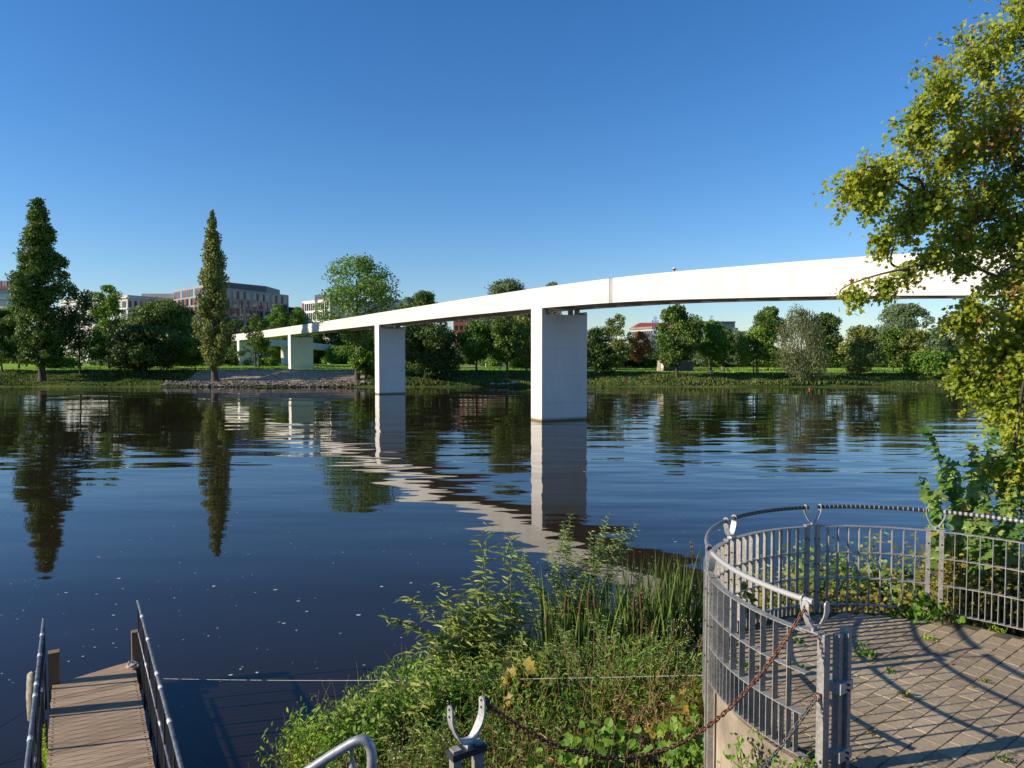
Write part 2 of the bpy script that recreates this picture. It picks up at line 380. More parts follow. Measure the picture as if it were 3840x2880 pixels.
def leaves(mb, P, T, Nn, L, W, shape='lance'):
    P = np.asarray(P, float); n = len(P)
    if n == 0: return
    T = unit(T); Nn = unit(Nn - (Nn * T).sum(1, keepdims=True) * T); B = np.cross(T, Nn)
    v, f = LEAF[shape]; f = np.array(f); k = len(v)
    L = np.broadcast_to(L, (n,)); W = np.broadcast_to(W, (n,))
    V = P[:, None] + (L[:, None, None] * v[None, :, 0:1]) * T[:, None] + (W[:, None, None] * v[None, :, 1:2]) * B[:, None] + (L[:, None, None] * v[None, :, 2:3]) * Nn[:, None]
    F = (np.arange(n)[:, None, None] * k + f[None]).reshape(-1, f.shape[1])
    mb.add(V.reshape(-1, 3), F)
def curve(p0, p1, sag=0.0, n=8, wob=0.0):
    t = np.linspace(0, 1, n)[:, None]
    P = np.asarray(p0) * (1 - t) + np.asarray(p1) * t
    P[:, 2] += sag * 4 * (t * (1 - t))[:, 0]
    if wob:
        for _ in range(2):
            d = rng.normal(size=3) * wob
            P += np.sin(t * np.pi * (1 + rng.random())) * d * (t > 0)
    return P

# ================================================================== THE RIVER AND THE GROUND
def far_top(x): return 3.3 - 0.75 / (1 + np.exp(-(np.asarray(x) - 20) / 15))
def gz(x, y):
    x = np.asarray(x, float); y = np.asarray(y, float)
    T = far_top(x)
    z = np.interp(y, [140, 148.5, 149.5, 152, 163, 175, 9000], [0, 1, 2, 3, 4, 4.05, 5.0])
    prof = np.interp(z, [0, 1, 2, 3, 4, 5], [-2.5, -0.3, 0.35, 0.9, 99, 100])
    s = np.clip((y - 152) / 11, 0, 1)
    up = 0.9 + (T - 0.9) * (s * s * (3 - 2 * s))
    flat = T + np.clip((y - 175) * 0.004, 0, 3)
    wob = 0.10 * np.sin(x * 0.31 + y * 0.5) + 0.08 * np.sin(x * 0.83 + 1.3) * np.clip((y - 148.5) / 3, 0, 1)
    return np.where(z <= 3, prof, np.where(y < 163, up, flat)) + wob * (y < 165)
def grid(xs, ys, zf, z=None):
    X, Y = np.meshgrid(xs, ys); Z = zf(X, Y)
    nx = len(xs); ny = len(ys)
    i, j = np.meshgrid(np.arange(ny - 1), np.arange(nx - 1), indexing='ij')
    F = np.stack([i * nx + j, i * nx + j + 1, (i + 1) * nx + j + 1, (i + 1) * nx + j], -1).reshape(-1, 4)
    mb = MB(); mb.add(np.stack([X, Y, Z], -1).reshape(-1, 3), F); return mb
ys = np.concatenate([np.arange(140, 149, 1.5), np.arange(149, 166, 0.75), np.arange(166, 200, 4), np.arange(200, 400, 20), np.geomspace(400, 6000, 14)])
xs = np.concatenate([-np.geomspace(5000, 210, 14), np.arange(-200, 201, 2.0), np.geomspace(210, 5000, 14)])
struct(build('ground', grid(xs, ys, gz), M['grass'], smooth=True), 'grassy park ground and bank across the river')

def watermat():
    m, n, l, b = newmat('river_water')
    p = geopos(n)
    b.inputs['Base Color'].default_value = (0.018, 0.0125, 0.007, 1)
    b.inputs['Roughness'].default_value = 0.02; b.inputs['IOR'].default_value = 1.333
    # long crests, roughly parallel to the banks
    a = noise(n, l, 1.0, 2, 0.45, mapped(n, l, p, (0.12, 0.40, 1), (0, 0, R(8))))
    c = noise(n, l, 1.0, 1, 0.5, mapped(n, l, p, (0.35, 1.15, 1), (0, 0, R(-7))))
    sw = noise(n, l, 1.0, 1, 0.4, mapped(n, l, p, (0.05, 0.13, 1), (0, 0, R(10))))
    patch = noise(n, l, 1.0, 2, 0.5, mapped(n, l, p, (0.018, 0.03, 1)))
    pr = n.new('ShaderNodeMapRange'); l.new(patch.outputs[0], pr.inputs[0]); pr.inputs[1].default_value = 0.4; pr.inputs[2].default_value = 0.6; pr.inputs[3].default_value = 0.35; pr.inputs[4].default_value = 1.0
    sx = n.new('ShaderNodeSeparateXYZ'); l.new(p, sx.inputs[0])
    yr = n.new('ShaderNodeMapRange'); l.new(sx.outputs[1], yr.inputs[0]); yr.inputs[1].default_value = 13; yr.inputs[2].default_value = 40; yr.inputs[3].default_value = 0.18; yr.inputs[4].default_value = 1.0
    xr = n.new('ShaderNodeMapRange'); l.new(sx.outputs[0], xr.inputs[0]); xr.inputs[1].default_value = -10; xr.inputs[2].default_value = 25; xr.inputs[3].default_value = 0.85; xr.inputs[4].default_value = 1.15
    def mul(x, y):
        o = N(n, 'ShaderNodeMath', operation='MULTIPLY')
        for k, q in enumerate((x, y)):
            if isinstance(q, float): o.inputs[k].default_value = q
            else: l.new(q, o.inputs[k])
        return o.outputs[0]
    def add(x, y):
        o = N(n, 'ShaderNodeMath', operation='ADD'); l.new(x, o.inputs[0]); l.new(y, o.inputs[1]); return o.outputs[0]
    rip = add(mul(a.outputs[0], 1.0), mul(c.outputs[0], 0.10))
    fr2 = n.new('ShaderNodeMapRange'); l.new(sx.outputs[1], fr2.inputs[0]); fr2.inputs[1].default_value = 60; fr2.inputs[2].default_value = 130; fr2.inputs[3].default_value = 1.0; fr2.inputs[4].default_value = 0.5
    rip = mul(mul(mul(rip, pr.outputs[0]), fr2.outputs[0]), mul(yr.outputs[0], xr.outputs[0]))
    h = add(rip, mul(sw.outputs[0], 0.9))
    bp = n.new('ShaderNodeBump'); bp.inputs['Distance'].default_value = 0.10; bp.inputs['Strength'].default_value = 1.0
    l.new(h, bp.inputs['Height']); l.new(bp.outputs[0], b.inputs['Normal'])
    return m
mb = MB(); mb.add([[-4000, -60, 0], [4000, -60, 0], [4000, 149.6, 0], [-4000, 149.6, 0]], [[0, 1, 2, 3]])
struct(build('water', mb, watermat()), 'calm dark blue river reflecting the sky and bridge')

# near bank -------------------------------------------------------------------
SHORE = np.array([[-3.7, -5], [-3.7, 9.0], [-3.35, 10.8], [-2.5, 12.1], [-1, 13.0], [1, 13.6], [4, 14.0], [12, 14.2], [40, 15]])
POLY = np.vstack([SHORE, [[40, -5]]])
def near_z(x, y):
    x = np.asarray(x, float); y = np.asarray(y, float)
    d = np.full(x.shape, 1e9)
    for (a, b) in zip(SHORE[:-1], SHORE[1:]):
        ab = b - a; t = np.clip(((x - a[0]) * ab[0] + (y - a[1]) * ab[1]) / (ab @ ab), 0, 1)
        d = np.minimum(d, np.hypot(x - a[0] - t * ab[0], y - a[1] - t * ab[1]))
    ins = np.zeros(x.shape, bool)
    for (a, b) in zip(POLY, np.roll(POLY, -1, 0)):
        c = ((a[1] > y) != (b[1] > y)); 
        with np.errstate(divide='ignore', invalid='ignore'):
            xx = (b[0] - a[0]) * (y - a[1]) / (b[1] - a[1]) + a[0]
        ins ^= c & (x < xx)
    z = np.where(ins, 0.08 + 0.37 * d, -0.7 * d - 0.02)
    z = z + 0.05 * np.sin(3.1 * x + 1.7 * y) + 0.04 * np.sin(5.3 * y - 2.1 * x)
    return np.clip(z, -2.0, 3.22)
struct(build('near_bank', grid(np.arange(-8, 40.1, 0.4), np.arange(-4, 20.1, 0.4), near_z), M['bank'], smooth=True), 'earth slope of the near river bank')
mb = MB(); mb.prism([(-40, -30), (40, -30), (40, 1.9), (-40, 1.9)], -2, 4.75)
struct(build('quay_pavement', mb, M['quay']), 'stone quay beneath the viewer')

# ================================================================== FOOTBRIDGE
def bx(D):   # plan position of the lit face
    Ds = np.linspace(10, 300, 600)
    s = np.interp(Ds, [10, 20, 32, 44, 71, 121, 177, 225, 250], [-.12, -.22, -.34, -.46, -.485, -.53, -.63, -.73, -1.0])
    X = np.concatenate([[0], np.cumsum((s[1:] + s[:-1]) / 2 * np.diff(Ds))])
    X = X - np.interp(71, Ds, X) + 2.4
    return np.interp(D, Ds, X)
def bzb(D): return np.interp(D, [14, 25, 32, 39.7, 45, 52, 59.4, 71, 90, 121, 150, 177, 221, 240, 270], [7.9, 8.55, 9.15, 9.78, 10.1, 10.55, 10.88, 11.2, 11.5, 11.78, 11.88, 11.85, 11.45, 11.2, 10.7])
DD = np.linspace(16, 247, 232)
_k = np.ones(9) / 9
def smooth_z(D):
    g = np.linspace(10, 290, 561); z = bzb(g); z = np.convolve(np.pad(z, 8, mode='edge'), np.ones(17) / 17, 'valid'); return np.interp(D, g, z)
BW, BHt, BT = 5.2, 2.02, 0.28
bridge = thing('concrete_footbridge', 'long white curved footbridge on concrete piers crossing the river', 'bridge', (2.4, 71, 0))
def sweep(profile, Ds, closed=True):
    """profile: (offset to the right of the lit face, height over the girder bottom)"""
    x = bx(Ds); T = np.column_stack([np.gradient(x), np.gradient(Ds)]); T = unit(T)
    Nr = np.column_stack([T[:, 1], -T[:, 0]])
    zb = smooth_z(Ds); k = len(profile); n = len(Ds); pr = np.array(profile)
    V = np.zeros((n, k, 3))
    V[:, :, 0] = x[:, None] + Nr[:, 0:1] * pr[None, :, 0]
    V[:, :, 1] = Ds[:, None] + Nr[:, 1:2] * pr[None, :, 0]
    V[:, :, 2] = zb[:, None] + pr[None, :, 1]
    i, j = np.meshgrid(np.arange(n - 1), np.arange(k), indexing='ij'); jn = (j + 1) % k
    F = np.stack([i * k + j, (i + 1) * k + j, (i + 1) * k + jn, i * k + jn], -1).reshape(-1, 4)
    mb = MB(); mb.add(V.reshape(-1, 3), F)
    mb.F.append(np.array([list(range(k))])); mb.F.append(np.array([[(n - 1) * k + q for q in range(k - 1, -1, -1)]]))
    return mb
JD = 58.95
trough = [(0, 0), (0, BHt), (BT, BHt), (BT, 0.62), (BW - BT, 0.62), (BW - BT, BHt), (BW, BHt), (BW, 0), (BW - BT, 0), (BW - BT, 0.45), (BT, 0.45), (BT, 0)]
build('girder', sweep(trough, np.concatenate([DD[DD < JD - 0.5], [JD - 0.265]])), M['girder'], bridge)
build('girder', sweep(trough, np.concatenate([[JD + 0.265], DD[DD > JD + 0.5]])), M['girder'], bridge)
tj = [(o * 1.0 + (0.05 if o < 1 else -0.05), h) for o, h in trough]
jt = build('expansion_joint', sweep([(0.05, 0.0), (0.05, BHt - 0.02), (BT, BHt - 0.02), (BT, 0.62), (BW - BT, 0.62), (BW - BT, BHt - .02), (BW - .05, BHt - .02), (BW - .05, 0), (BW - BT, 0), (BW - BT, .45), (BT, .45), (BT, 0)], np.linspace(JD - 0.27, JD + 0.27, 5)), M['joint'], bridge)
jt['label'] = 'grey upright joint strip'
# folded soffit: each bay tilts down towards the far side and ends in a step
mb = MB(); bays = np.arange(17, 243, 3.6)
def bpos(D, off, h):
    e = 0.2; x = float(bx(D)); t = unit(np.array([float(bx(D + e)) - float(bx(D - e)), 2 * e])); nr = np.array([t[1], -t[0]])
    return [x + nr[0] * off, D + nr[1] * off, float(smooth_z(D)) + h]
for d0 in bays:
    a0, a1 = BT + 0.01, BW - BT - 0.01
    d1 = d0 + 3.5
    V = [bpos(d0, a0, .44), bpos(d0, a1, .44), bpos(d1, a0, .30), bpos(d1, a1, 0.10), bpos(d1, a0, .44), bpos(d1, a1, .44), bpos(d0 + 1.2, a1, 0.02), bpos(d0 + 1.9, a0, .34)]
    mb.add(V, [[0, 1, 6, 7], [7, 6, 3, 2], [2, 3, 5, 4], [0, 7, 2, 4], [1, 5, 3, 6]])
build('soffit', mb, M['soffit'], bridge)
def pier(D, base, L0, L1, depth, notch=True):
    e = 0.3; x = float(bx(D)); t = unit(np.array([float(bx(D + e)) - float(bx(D - e)), 2 * e])); nr = np.array([t[1], -t[0]])
    o = np.array([x, D]); zt = float(smooth_z(D)) + 0.02
    def q(a, b): return o + nr * a + t * b
    mb = MB(); h = 0.62
    mb.prism([q(L0, 0), q(L0, depth), q(L1, depth), q(L1, 0)], base, zt - h)
    mb.prism([q(L0, 0), q(L0, depth), q(L0 + .42, depth), q(L0 + .42, 0)], zt - h, zt - 0.02)
    mb.prism([q(L1 - .22, 0), q(L1 - .22, depth), q(L1, depth), q(L1, 0)], zt - h, zt - 0.30)
    p = build('pier', mb, M['pier'], bridge)
    for a, b in ((L0 + .62, .5), (L1 - .9, .5), (L0 + .62, depth - .5), (L1 - .9, depth - .5)):
        m2 = MB(); m2.prism([q(a - .2, b - .2), q(a - .2, b + .2), q(a + .2, b + .2), q(a + .2, b - .2)], zt - h + 0.003, zt - 0.05)
        build('bearing', m2, M['joint'], p)
pier(69.8, -3, -0.05, 5.15, 2.3)
pier(120, -3, -0.05, 4.6, 2.3)
pier(176, 2.5, -0.05, 5.6, 2.3)
pier(220, 2.8, -0.05, 5.8, 2.3)
# ramp that turns back behind the far piers
rp = np.array([at(850, 1281, 238), at(930, 1282, 240), at(1015, 1284, 245), at(1130, 1292, 252), at(1230, 1303, 260), at(1308, 1311, 266), at(1420, 1324, 275)])
tt = np.linspace(0, len(rp) - 1, 40); rp = np.column_stack([np.interp(tt, np.arange(len(rp)), rp[:, k]) for k in range(3)])
rp = np.column_stack([np.convolve(np.pad(rp[:, k], 4, mode='edge'), np.ones(9) / 9, 'valid') for k in range(3)])
T = unit(np.column_stack([np.gradient(rp[:, 0]), np.gradient(rp[:, 1])])); Nl = np.column_stack([-T[:, 1], T[:, 0]])
pr = [(0, -1.1), (0, 1.1), (.28, 1.1), (.28, -.3), (3.4, -.3), (3.4, 1.1), (3.7, 1.1), (3.7, -1.1)]
V = np.zeros((40, 8, 3))
for k, (o_, h_) in enumerate(pr):
    V[:, k, :2] = rp[:, :2] + Nl * o_; V[:, k, 2] = rp[:, 2] + h_
i, j = np.meshgrid(np.arange(39), np.arange(8), indexing='ij')
mb = MB(); mb.add(V.reshape(-1, 3), np.stack([i * 8 + j, i * 8 + (j + 1) % 8, (i + 1) * 8 + (j + 1) % 8, (i + 1) * 8 + j], -1).reshape(-1, 4)); mb.F.append(np.array([list(range(8))])); mb.F.append(np.array([[312 + q for q in range(7, -1, -1)]]))
build('ramp', mb, M['girder'], bridge)
for px, D in ((1068, 250.5), (1240, 263)):
    c = at(px, 1330, D); mb = MB(); mb.tube([[c[0], c[1], 2.5], [c[0], c[1], 10.6 if px < 1100 else 9.0]], 1.3, 16)
    build('ramp_column', mb, M['pier'], bridge, True)

# ================================================================== TREES ACROSS THE RIVER
def envelope(kind, h):
    if kind == 'poplar': return np.interp(h, [0, .08, .2, .35, .48, .64, .81, .93, 1], [.25, .42, 1.0, .82, .66, .54, .36, .15, .02])
    if kind == 'conic': return np.interp(h, [0, .05, .2, .43, .59, .75, .91, .97, 1], [.5, .75, .98, 1.0, .88, .63, .33, .24, .12])
    if kind == 'airy': return np.interp(h, [0, .1, .3, .55, .8, .93, 1], [.25, .5, .88, 1.0, .82, .5, .15])
    if kind == 'weep': return np.interp(h, [0, .1, .4, .7, .9, 1], [.6, .95, 1.0, .85, .5, .12])
    if kind == 'shrub': return np.interp(h, [0, .2, .5, .8, 1], [.9, 1.0, .92, .65, .2])
    if kind == 'tall': return np.interp(h, [0, .1, .35, .65, .88, 1], [.4, .8, 1.0, .9, .6, .15])
    return np.interp(h, [0, .12, .35, .6, .85, 1], [.45, .85, 1.0, .95, .62, .15])
TREES_G = 'trees in the park across the river'
def tree(name, label, px, top, base, width, D, kind='round', leaf='dark', crown0=0.18, dens=1.0, trunk='bark', tr=None, lean=0.0, group=TREES_G, cat='tree', ls=0.42, trunks=1, loose=0.0):
    x = at(px, base, D)[0]
    z0 = float(gz(x, D)); zt = at(px, top, D)[2]
    H = zt - z0; Rm = width / 2 * D / FPX * (0.9 if kind == 'poplar' else .86 if kind == 'conic' else 1.18)
    root = thing(name, label, cat, (x, D, z0), group)
    zc0 = z0 + H * crown0; Hc = zt - zc0
    # trunk and limbs
    mb = MB(); r0 = tr or max(0.16, H * 0.014)
    for q in range(trunks):
        ox = (q - (trunks - 1) / 2) * r0 * 3.2
        P = curve([x + ox, D, z0 - 0.3], [x + lean * H + ox * 0.3, D, zc0 + Hc * 0.72], 0, 10, 0.15)
        rad = np.linspace(r0, r0 * 0.25, 10); rad[0] *= 1.5; rad[1] *= 1.12
        mb.tube(P, rad, 8)
    for q in range(9):
        h = rng.uniform(0.05, 0.8); a = rng.uniform(0, 2 * np.pi); rr = envelope(kind, np.array([h]))[0] * Rm * 0.8
        hb = max(0, h - (0.18 if kind not in ('poplar',) else 0.12))
        b = np.array([x + lean * H * hb, D, zc0 + Hc * hb]) ; e = np.array([x + rr * math.cos(a), D + rr * math.sin(a), zc0 + Hc * min(.95, h)])
        mb.tube(curve(b, e, 0.3, 6, 0.1), np.linspace(r0 * 0.38, r0 * 0.08, 6), 5, False)
    build('trunk', mb, M[trunk], root, True)
    # crown of leaf clumps
    nl = int((44 if kind not in ('poplar', 'conic') else 95) * dens * (1 + Rm * Hc / 300))
    h = rng.uniform(0.0, 1.0, nl) ** 0.92; a = rng.uniform(0, 2 * np.pi, nl)
    env = envelope(kind, h) * Rm
    lr = Rm * (0.27 if kind not in ('poplar', 'conic') else 0.30) * (0.45 + 1.25 * rng.random(nl) ** 1.6)
    lr = np.clip(lr, 0.45, 3.8); lr = np.minimum(lr, np.maximum(env * 0.75, 0.22))
    rad = np.maximum(env - lr * 0.6, 0) * np.clip(rng.uniform(0.3, 1.0, nl) ** 0.6 + rng.normal(0, .16 if kind in ('conic', 'poplar') else .10, nl), .2, 1.32)
    C = np.column_stack([x + lean * H * h + rad * np.cos(a), D + rad * np.sin(a), zc0 + np.minimum(Hc * h, Hc - lr * 0.7) + lr * 0.1])
    lm = MB()
    area = 4 * np.pi * lr ** 2
    cnt = np.maximum(10, (area / (ls * ls) * 1.35 * (1 - loose)).astype(int)); idx = np.repeat(np.arange(nl), cnt); n = len(idx)
    d = rdir(n); rr = rng.uniform(0.4, 1.0, n) ** 0.6 * (1 + 0.35 * (rng.random(n) < .08) * rng.random(n))
    flat = np.array([1, 1, 0.72 if kind not in ('poplar', 'weep') else 1.25])
    P = C[idx] + d * lr[idx, None] * rr[:, None] * flat
    if kind == 'weep': P[:, 2] -= rng.uniform(0, 1, n) * 1.6
    keep = P[:, 2] > z0 + 0.35; P = P[keep]; d = d[keep]; n = len(P)
    nn = unit(d * 1.0 + rdir(n) * 0.6 + np.array([0, 0, .2]))
    tv = rdir(n)
    if kind == 'weep': tv = tv * 0.35 + np.array([0, 0, -1.0])
    if kind == 'poplar': tv = tv * 0.7 + np.array([0, 0, 1.0])
    L = ls * rng.uniform(0.7, 1.5, n); W = L * (rng.uniform(0.55, 0.95, n) if kind != 'weep' else 0.35)
    leaves(lm, P, tv, nn, L, W, 'quad')
    build('crown', lm, L_[leaf], root)
    return root

# (name, label, px, top, base, width, D, kind, leaf, crown start, ...)
tree('conical_tree', 'tallest conical dark tree with a thick trunk at the water, far left', 158, 743, 1428, 215, 153, 'conic', 'dark', 0.08, tr=0.62, dens=1.3)
tree('poplar_tree', 'slim column poplar tapering to a point left of the white bridge', 806, 784, 1428, 170, 153, 'poplar', 'olive', 0.07, tr=0.6, dens=1.25)
tree('broad_tree', 'dark tree cut off by the left picture edge', 10, 1165, 1400, 150, 160, 'round', 'dark', 0.15)
tree('broad_tree', 'green tree behind the trunk of the tallest conical tree, by the left edge', 70, 1150, 1385, 150, 182, 'round', 'mid', 0.15)
tree('slender_tree', 'slender dark tree with a thin straight trunk right of the tallest conical tree', 302, 1085, 1401, 140, 159, 'tall', 'darker', 0.3, tr=0.22, loose=0.35)
tree('light_tree', 'light yellow green tree behind the slender dark tree', 410, 1070, 1380, 125, 180, 'tall', 'light', 0.18)
tree('young_tree', 'small staked sapling on the bank beside the slender dark tree', 373, 1250, 1403, 66, 158, 'round', 'mid', 0.35, tr=0.1)
tree('round_tree', 'big brownish dark round tree left of the column poplar', 612, 1128, 1388, 225, 178, 'round', 'dark', 0.12)
tree('spreading_tree', 'low spreading dark tree in front of the brownish round tree', 545, 1225, 1406, 235, 157, 'round', 'darker', 0.22, tr=0.28)
tree('bank_tree', 'bushy green tree leaning at the foot of the column poplar', 735, 1270, 1395, 110, 161, 'round', 'mid', 0.2, lean=-0.1)
tree('dark_tree', 'dark green tree peeping over the far end of the bridge', 885, 1200, 1372, 110, 262, 'round', 'darker', 0.1)
tree('twin_tree', 'ragged dark tree with two trunks in front of the far bridge end', 965, 1185, 1379, 100, 200, 'tall', 'dark', 0.28, trunks=2, tr=0.28, loose=0.25)
tree('broad_tree', 'green tree below the red striped office block, over the bridge', 1040, 1143, 1368, 90, 262, 'tall', 'mid', 0.1)
tree('broad_tree', 'green tree over the bridge between the two office blocks', 1116, 1152, 1368, 85, 264, 'tall', 'mid', 0.1)
tree('broad_tree', 'dark tree below the white glass office block, over the bridge', 1210, 1215, 1368, 130, 265, 'round', 'dark', 0.1)
tree('dark_tree', 'dark tree behind the trunk of the tall airy tree', 1330, 1222, 1370, 140, 267, 'round', 'darker', 0.05)
tree('dark_tree', 'dark tree behind the bridge left of the second river pier', 1440, 1215, 1372, 130, 266, 'round', 'dark', 0.05)
tree('airy_tree', 'tall airy tree with open crown rising over the bridge', 1340, 962, 1434, 262, 155, 'airy', 'light', 0.3, tr=0.5, loose=0.7, dens=1.1)
tree('small_tree', 'small leafy tree beside the trunk of the tall airy tree', 1372, 1300, 1428, 100, 155.5, 'round', 'mid', 0.22, tr=0.24)
tree('dark_tree', 'wide dark tree under the bridge right of the second river pier', 1610, 1215, 1436, 215, 154, 'round', 'darker', 0.1, tr=0.3)
tree('broad_tree', 'dark green treetop over the bridge right of the tall airy tree', 1580, 1095, 1380, 165, 190, 'tall', 'dark', 0.15)
tree('dark_tree', 'dark low tree between the two river piers, beside the airy tree', 1475, 1290, 1385, 150, 185, 'round', 'darker', 0.1)
tree('park_tree', 'yellow tinged green tree with a bare trunk under the bridge', 1785, 1205, 1418, 128, 156.5, 'round', 'mid', 0.38, tr=0.26)
tree('park_tree', 'dense green tree with a dark trunk nearest the front pier', 1900, 1185, 1425, 132, 155.5, 'tall', 'dark', 0.32, tr=0.28)
tree('willow_tree', 'grey green willow whose top shows over the bridge left of the front pier', 1900, 1052, 1388, 215, 185, 'round', 'grey', 0.12, loose=0.1)
tree('broad_tree', 'olive tree beside the left edge of the front pier', 1975, 1165, 1400, 120, 168, 'tall', 'olive', 0.1)
tree('broad_tree', 'pale treetop just showing over the bridge above the front pier', 2078, 1060, 1385, 130, 205, 'tall', 'grey', 0.15)
tree('dark_tree', 'dark bushy tree right against the front pier', 2235, 1232, 1415, 120, 160, 'shrub', 'darker', 0.05)
tree('small_tree', 'small light green bush tree below the chestnut right of the front pier', 2263, 1310, 1398, 60, 163, 'round', 'mid', 0.12)
tree('chestnut_tree', 'olive chestnut right of the front pier, under the bridge', 2312, 1180, 1388, 122, 186, 'tall', 'olive', 0.12)
tree('rusty_tree', 'rust brown autumn tree beside the hotel', 2400, 1246, 1380, 84, 215, 'round', 'rust', 0.2)
tree('chestnut_tree', 'biggest chestnut with a bare trunk on the bank, in front of the kiosk', 2541, 1145, 1428, 155, 155, 'tall', 'dark', 0.22, tr=0.36)
tree('broad_tree', 'pale grey green tree behind the biggest chestnut', 2628, 1200, 1375, 62, 230, 'tall', 'grey', 0.1)
tree('park_tree', 'bright green tree right of the biggest chestnut', 2668, 1208, 1404, 126, 162, 'round', 'mid', 0.25, tr=0.3)
tree('dark_tree', 'dark tree between the bright green tree and the grey green tree', 2715, 1225, 1385, 80, 186, 'round', 'darker', 0.15)
tree('broad_tree', 'grey green tree on the lawn behind the picnic tables', 2768, 1243, 1378, 100, 196, 'round', 'grey', 0.2)
tree('light_tree', 'light green tree with three thin trunks on the bank top', 2835, 1230, 1406, 130, 161, 'round', 'light', 0.32, trunks=3, tr=0.16)
tree('broad_tree', 'tall dark tree behind the weeping birch', 2880, 1152, 1385, 135, 186, 'round', 'dark', 0.12)
tree('weeping_birch', 'weeping birch with hanging pale foliage and white trunk', 3002, 1155, 1433, 172, 154, 'weep', 'birch', 0.12, trunk='birch', tr=0.42)
tree('dark_tree', 'dark blue green tree right behind the weeping birch', 3095, 1175, 1392, 125, 175, 'round', 'darker', 0.1)
tree('park_tree', 'brownish green round tree between the birch and the two dark park trees', 3228, 1222, 1408, 135, 160, 'round', 'olive', 0.12)
tree('oak_tree', 'broad dark tree with a short trunk below the grey dome tree', 3350, 1236, 1402, 130, 170, 'round', 'dark', 0.18)
tree('oak_tree', 'broad olive tree with a stout trunk right below the grey dome tree', 3420, 1236, 1402, 120, 168, 'round', 'olive', 0.2)
tree('willow_tree', 'wide grey dome shaped willow on the skyline near the right', 3388, 1142, 1378, 185, 215, 'round', 'grey', 0.2, loose=0.1)
tree('bank_bush', 'low dark bush tree on the water edge near the right', 3478, 1322, 1420, 150, 158, 'shrub', 'mid', 0.02)
tree('broad_tree', 'blue green tree right of the grey dome willow', 3525, 1228, 1385, 125, 186, 'round', 'grey', 0.12)
tree('airy_tree', 'pale skyline tree half hidden by the near foliage at right', 3605, 1186, 1375, 90, 235, 'tall', 'grey', 0.15)
tree('broad_tree', 'yellow green tree behind the near foliage at right', 3640, 1282, 1400, 150, 168, 'round', 'olive', 0.05)
tree('dark_tree', 'dark tree low behind the near foliage, at the right edge', 3800, 1260, 1400, 190, 166, 'round', 'dark', 0.05)
# shrubs in the dark understorey
sh = [(215, 1340, 1392, 130, 188, 'mid', 'shrub behind the tallest conical tree'), (450, 1320, 1380, 150, 215, 'darker', 'dark shrub behind the spreading tree'),
      (700, 1310, 1376, 120, 216, 'mid', 'green shrub left of the far bridge end'), (905, 1300, 1374, 130, 225, 'darker', 'dark shrub beneath the far bridge end'),
      (1000, 1345, 1375, 70, 214, 'light', 'small light shrub behind the twin trunk tree'), (1110, 1310, 1372, 130, 268, 'dark', 'dark shrub under the ramp left of its column'),
      (1180, 1305, 1370, 150, 272, 'darker', 'dark shrub behind the third pier'), (1300, 1300, 1376, 150, 262, 'mid', 'green shrub below the low end of the ramp'),
      (1420, 1335, 1380, 140, 205, 'darker', 'dark shrub left of the second river pier'), (1740, 1310, 1372, 150, 240, 'darker', 'dark shrub beyond the walker'),
      (1840, 1345, 1376, 90, 218, 'mid', 'green shrub beside the white post'), (1960, 1335, 1380, 130, 205, 'mid', 'green shrub left of the front pier'),
      (2330, 1330, 1378, 190, 222, 'darker', 'long dark shrub below the rusty tree'), (2440, 1325, 1376, 150, 230, 'darker', 'dark shrub left of the kiosk'),
      (2650, 1330, 1372, 160, 240, 'darker', 'dark shrub right of the kiosk'), (2780, 1330, 1372, 160, 246, 'dark', 'dark shrub beyond the picnic lawn'),
      (2920, 1325, 1374, 150, 235, 'darker', 'dark shrub beyond the goal frame'), (3080, 1330, 1376, 160, 230, 'darker', 'dark shrub right of the birch trunk'),
      (3240, 1330, 1372, 180, 240, 'darker', 'dark shrub behind the brownish round tree'), (3420, 1335, 1374, 170, 240, 'darker', 'dark shrub under the grey dome willow'), (3620, 1330, 1380, 160, 225, 'dark', 'dark shrub beside the pink house')]
for px, tp, bs, wd, D, lf, lb in sh:
    tree('park_shrub', lb, px, tp, bs, wd, D, 'shrub', lf, 0.0, group='shrubs under the park trees', cat='shrub', tr=0.1)
# a far wooded mass that closes the view between the trees
lm = MB(); n = 34000
x = rng.uniform(-260, 260, n); y = rng.uniform(272, 286, n)
hh = np.where(x < 10, 9.0, 6.0) + 2.0 * np.sin(x * 0.11) + 1.6 * np.sin(x * 0.37 + 1)
P = np.column_stack([x, y, 3.2 + rng.random(n) * hh])
leaves(lm, P, rdir(n), unit(rdir(n) + np.array([-.3, -.8, .4])), rng.uniform(.8, 1.6, n), rng.uniform(.6, 1.1, n), 'quad')
tag(build('far_woods', lm, L_['darker']), 'dark mass of bushes closing the view behind the park trees', 'woods', kind='stuff')
# rough grass on the bank and on the lawn edge
lm = MB(); n = 42000
x = rng.uniform(-125, 125, n); y = 149.3 + rng.random(n) ** 0.85 * 12.5
ok = ~((x > -71) & (x < -33) & (y < 161)) ; x = x[ok]; y = y[ok]; n = len(x)
tall = 0.28 + (0.5 * np.clip(np.sin(x * 0.21) + np.sin(x * 0.07 + y * 0.4) + 0.3, 0, 1.3)) * (y < 157)
P = np.column_stack([x, y, gz(x, y) - 0.05])
leaves(lm, P, unit(rdir(n) * 0.45 + np.array([0, 0, 1.0])), rdir(n) + np.array([0, -.6, 0]), tall * rng.uniform(.6, 1.4, n), rng.uniform(.18, .4, n), 'quad')
tag(build('bank_grass', lm, L_['bankgrass']), 'rough tall grass on the far river bank', 'grass', kind='stuff')
lm = MB(); n = 26000
x = rng.uniform(-130, 150, n); y = rng.uniform(163, 250, n)
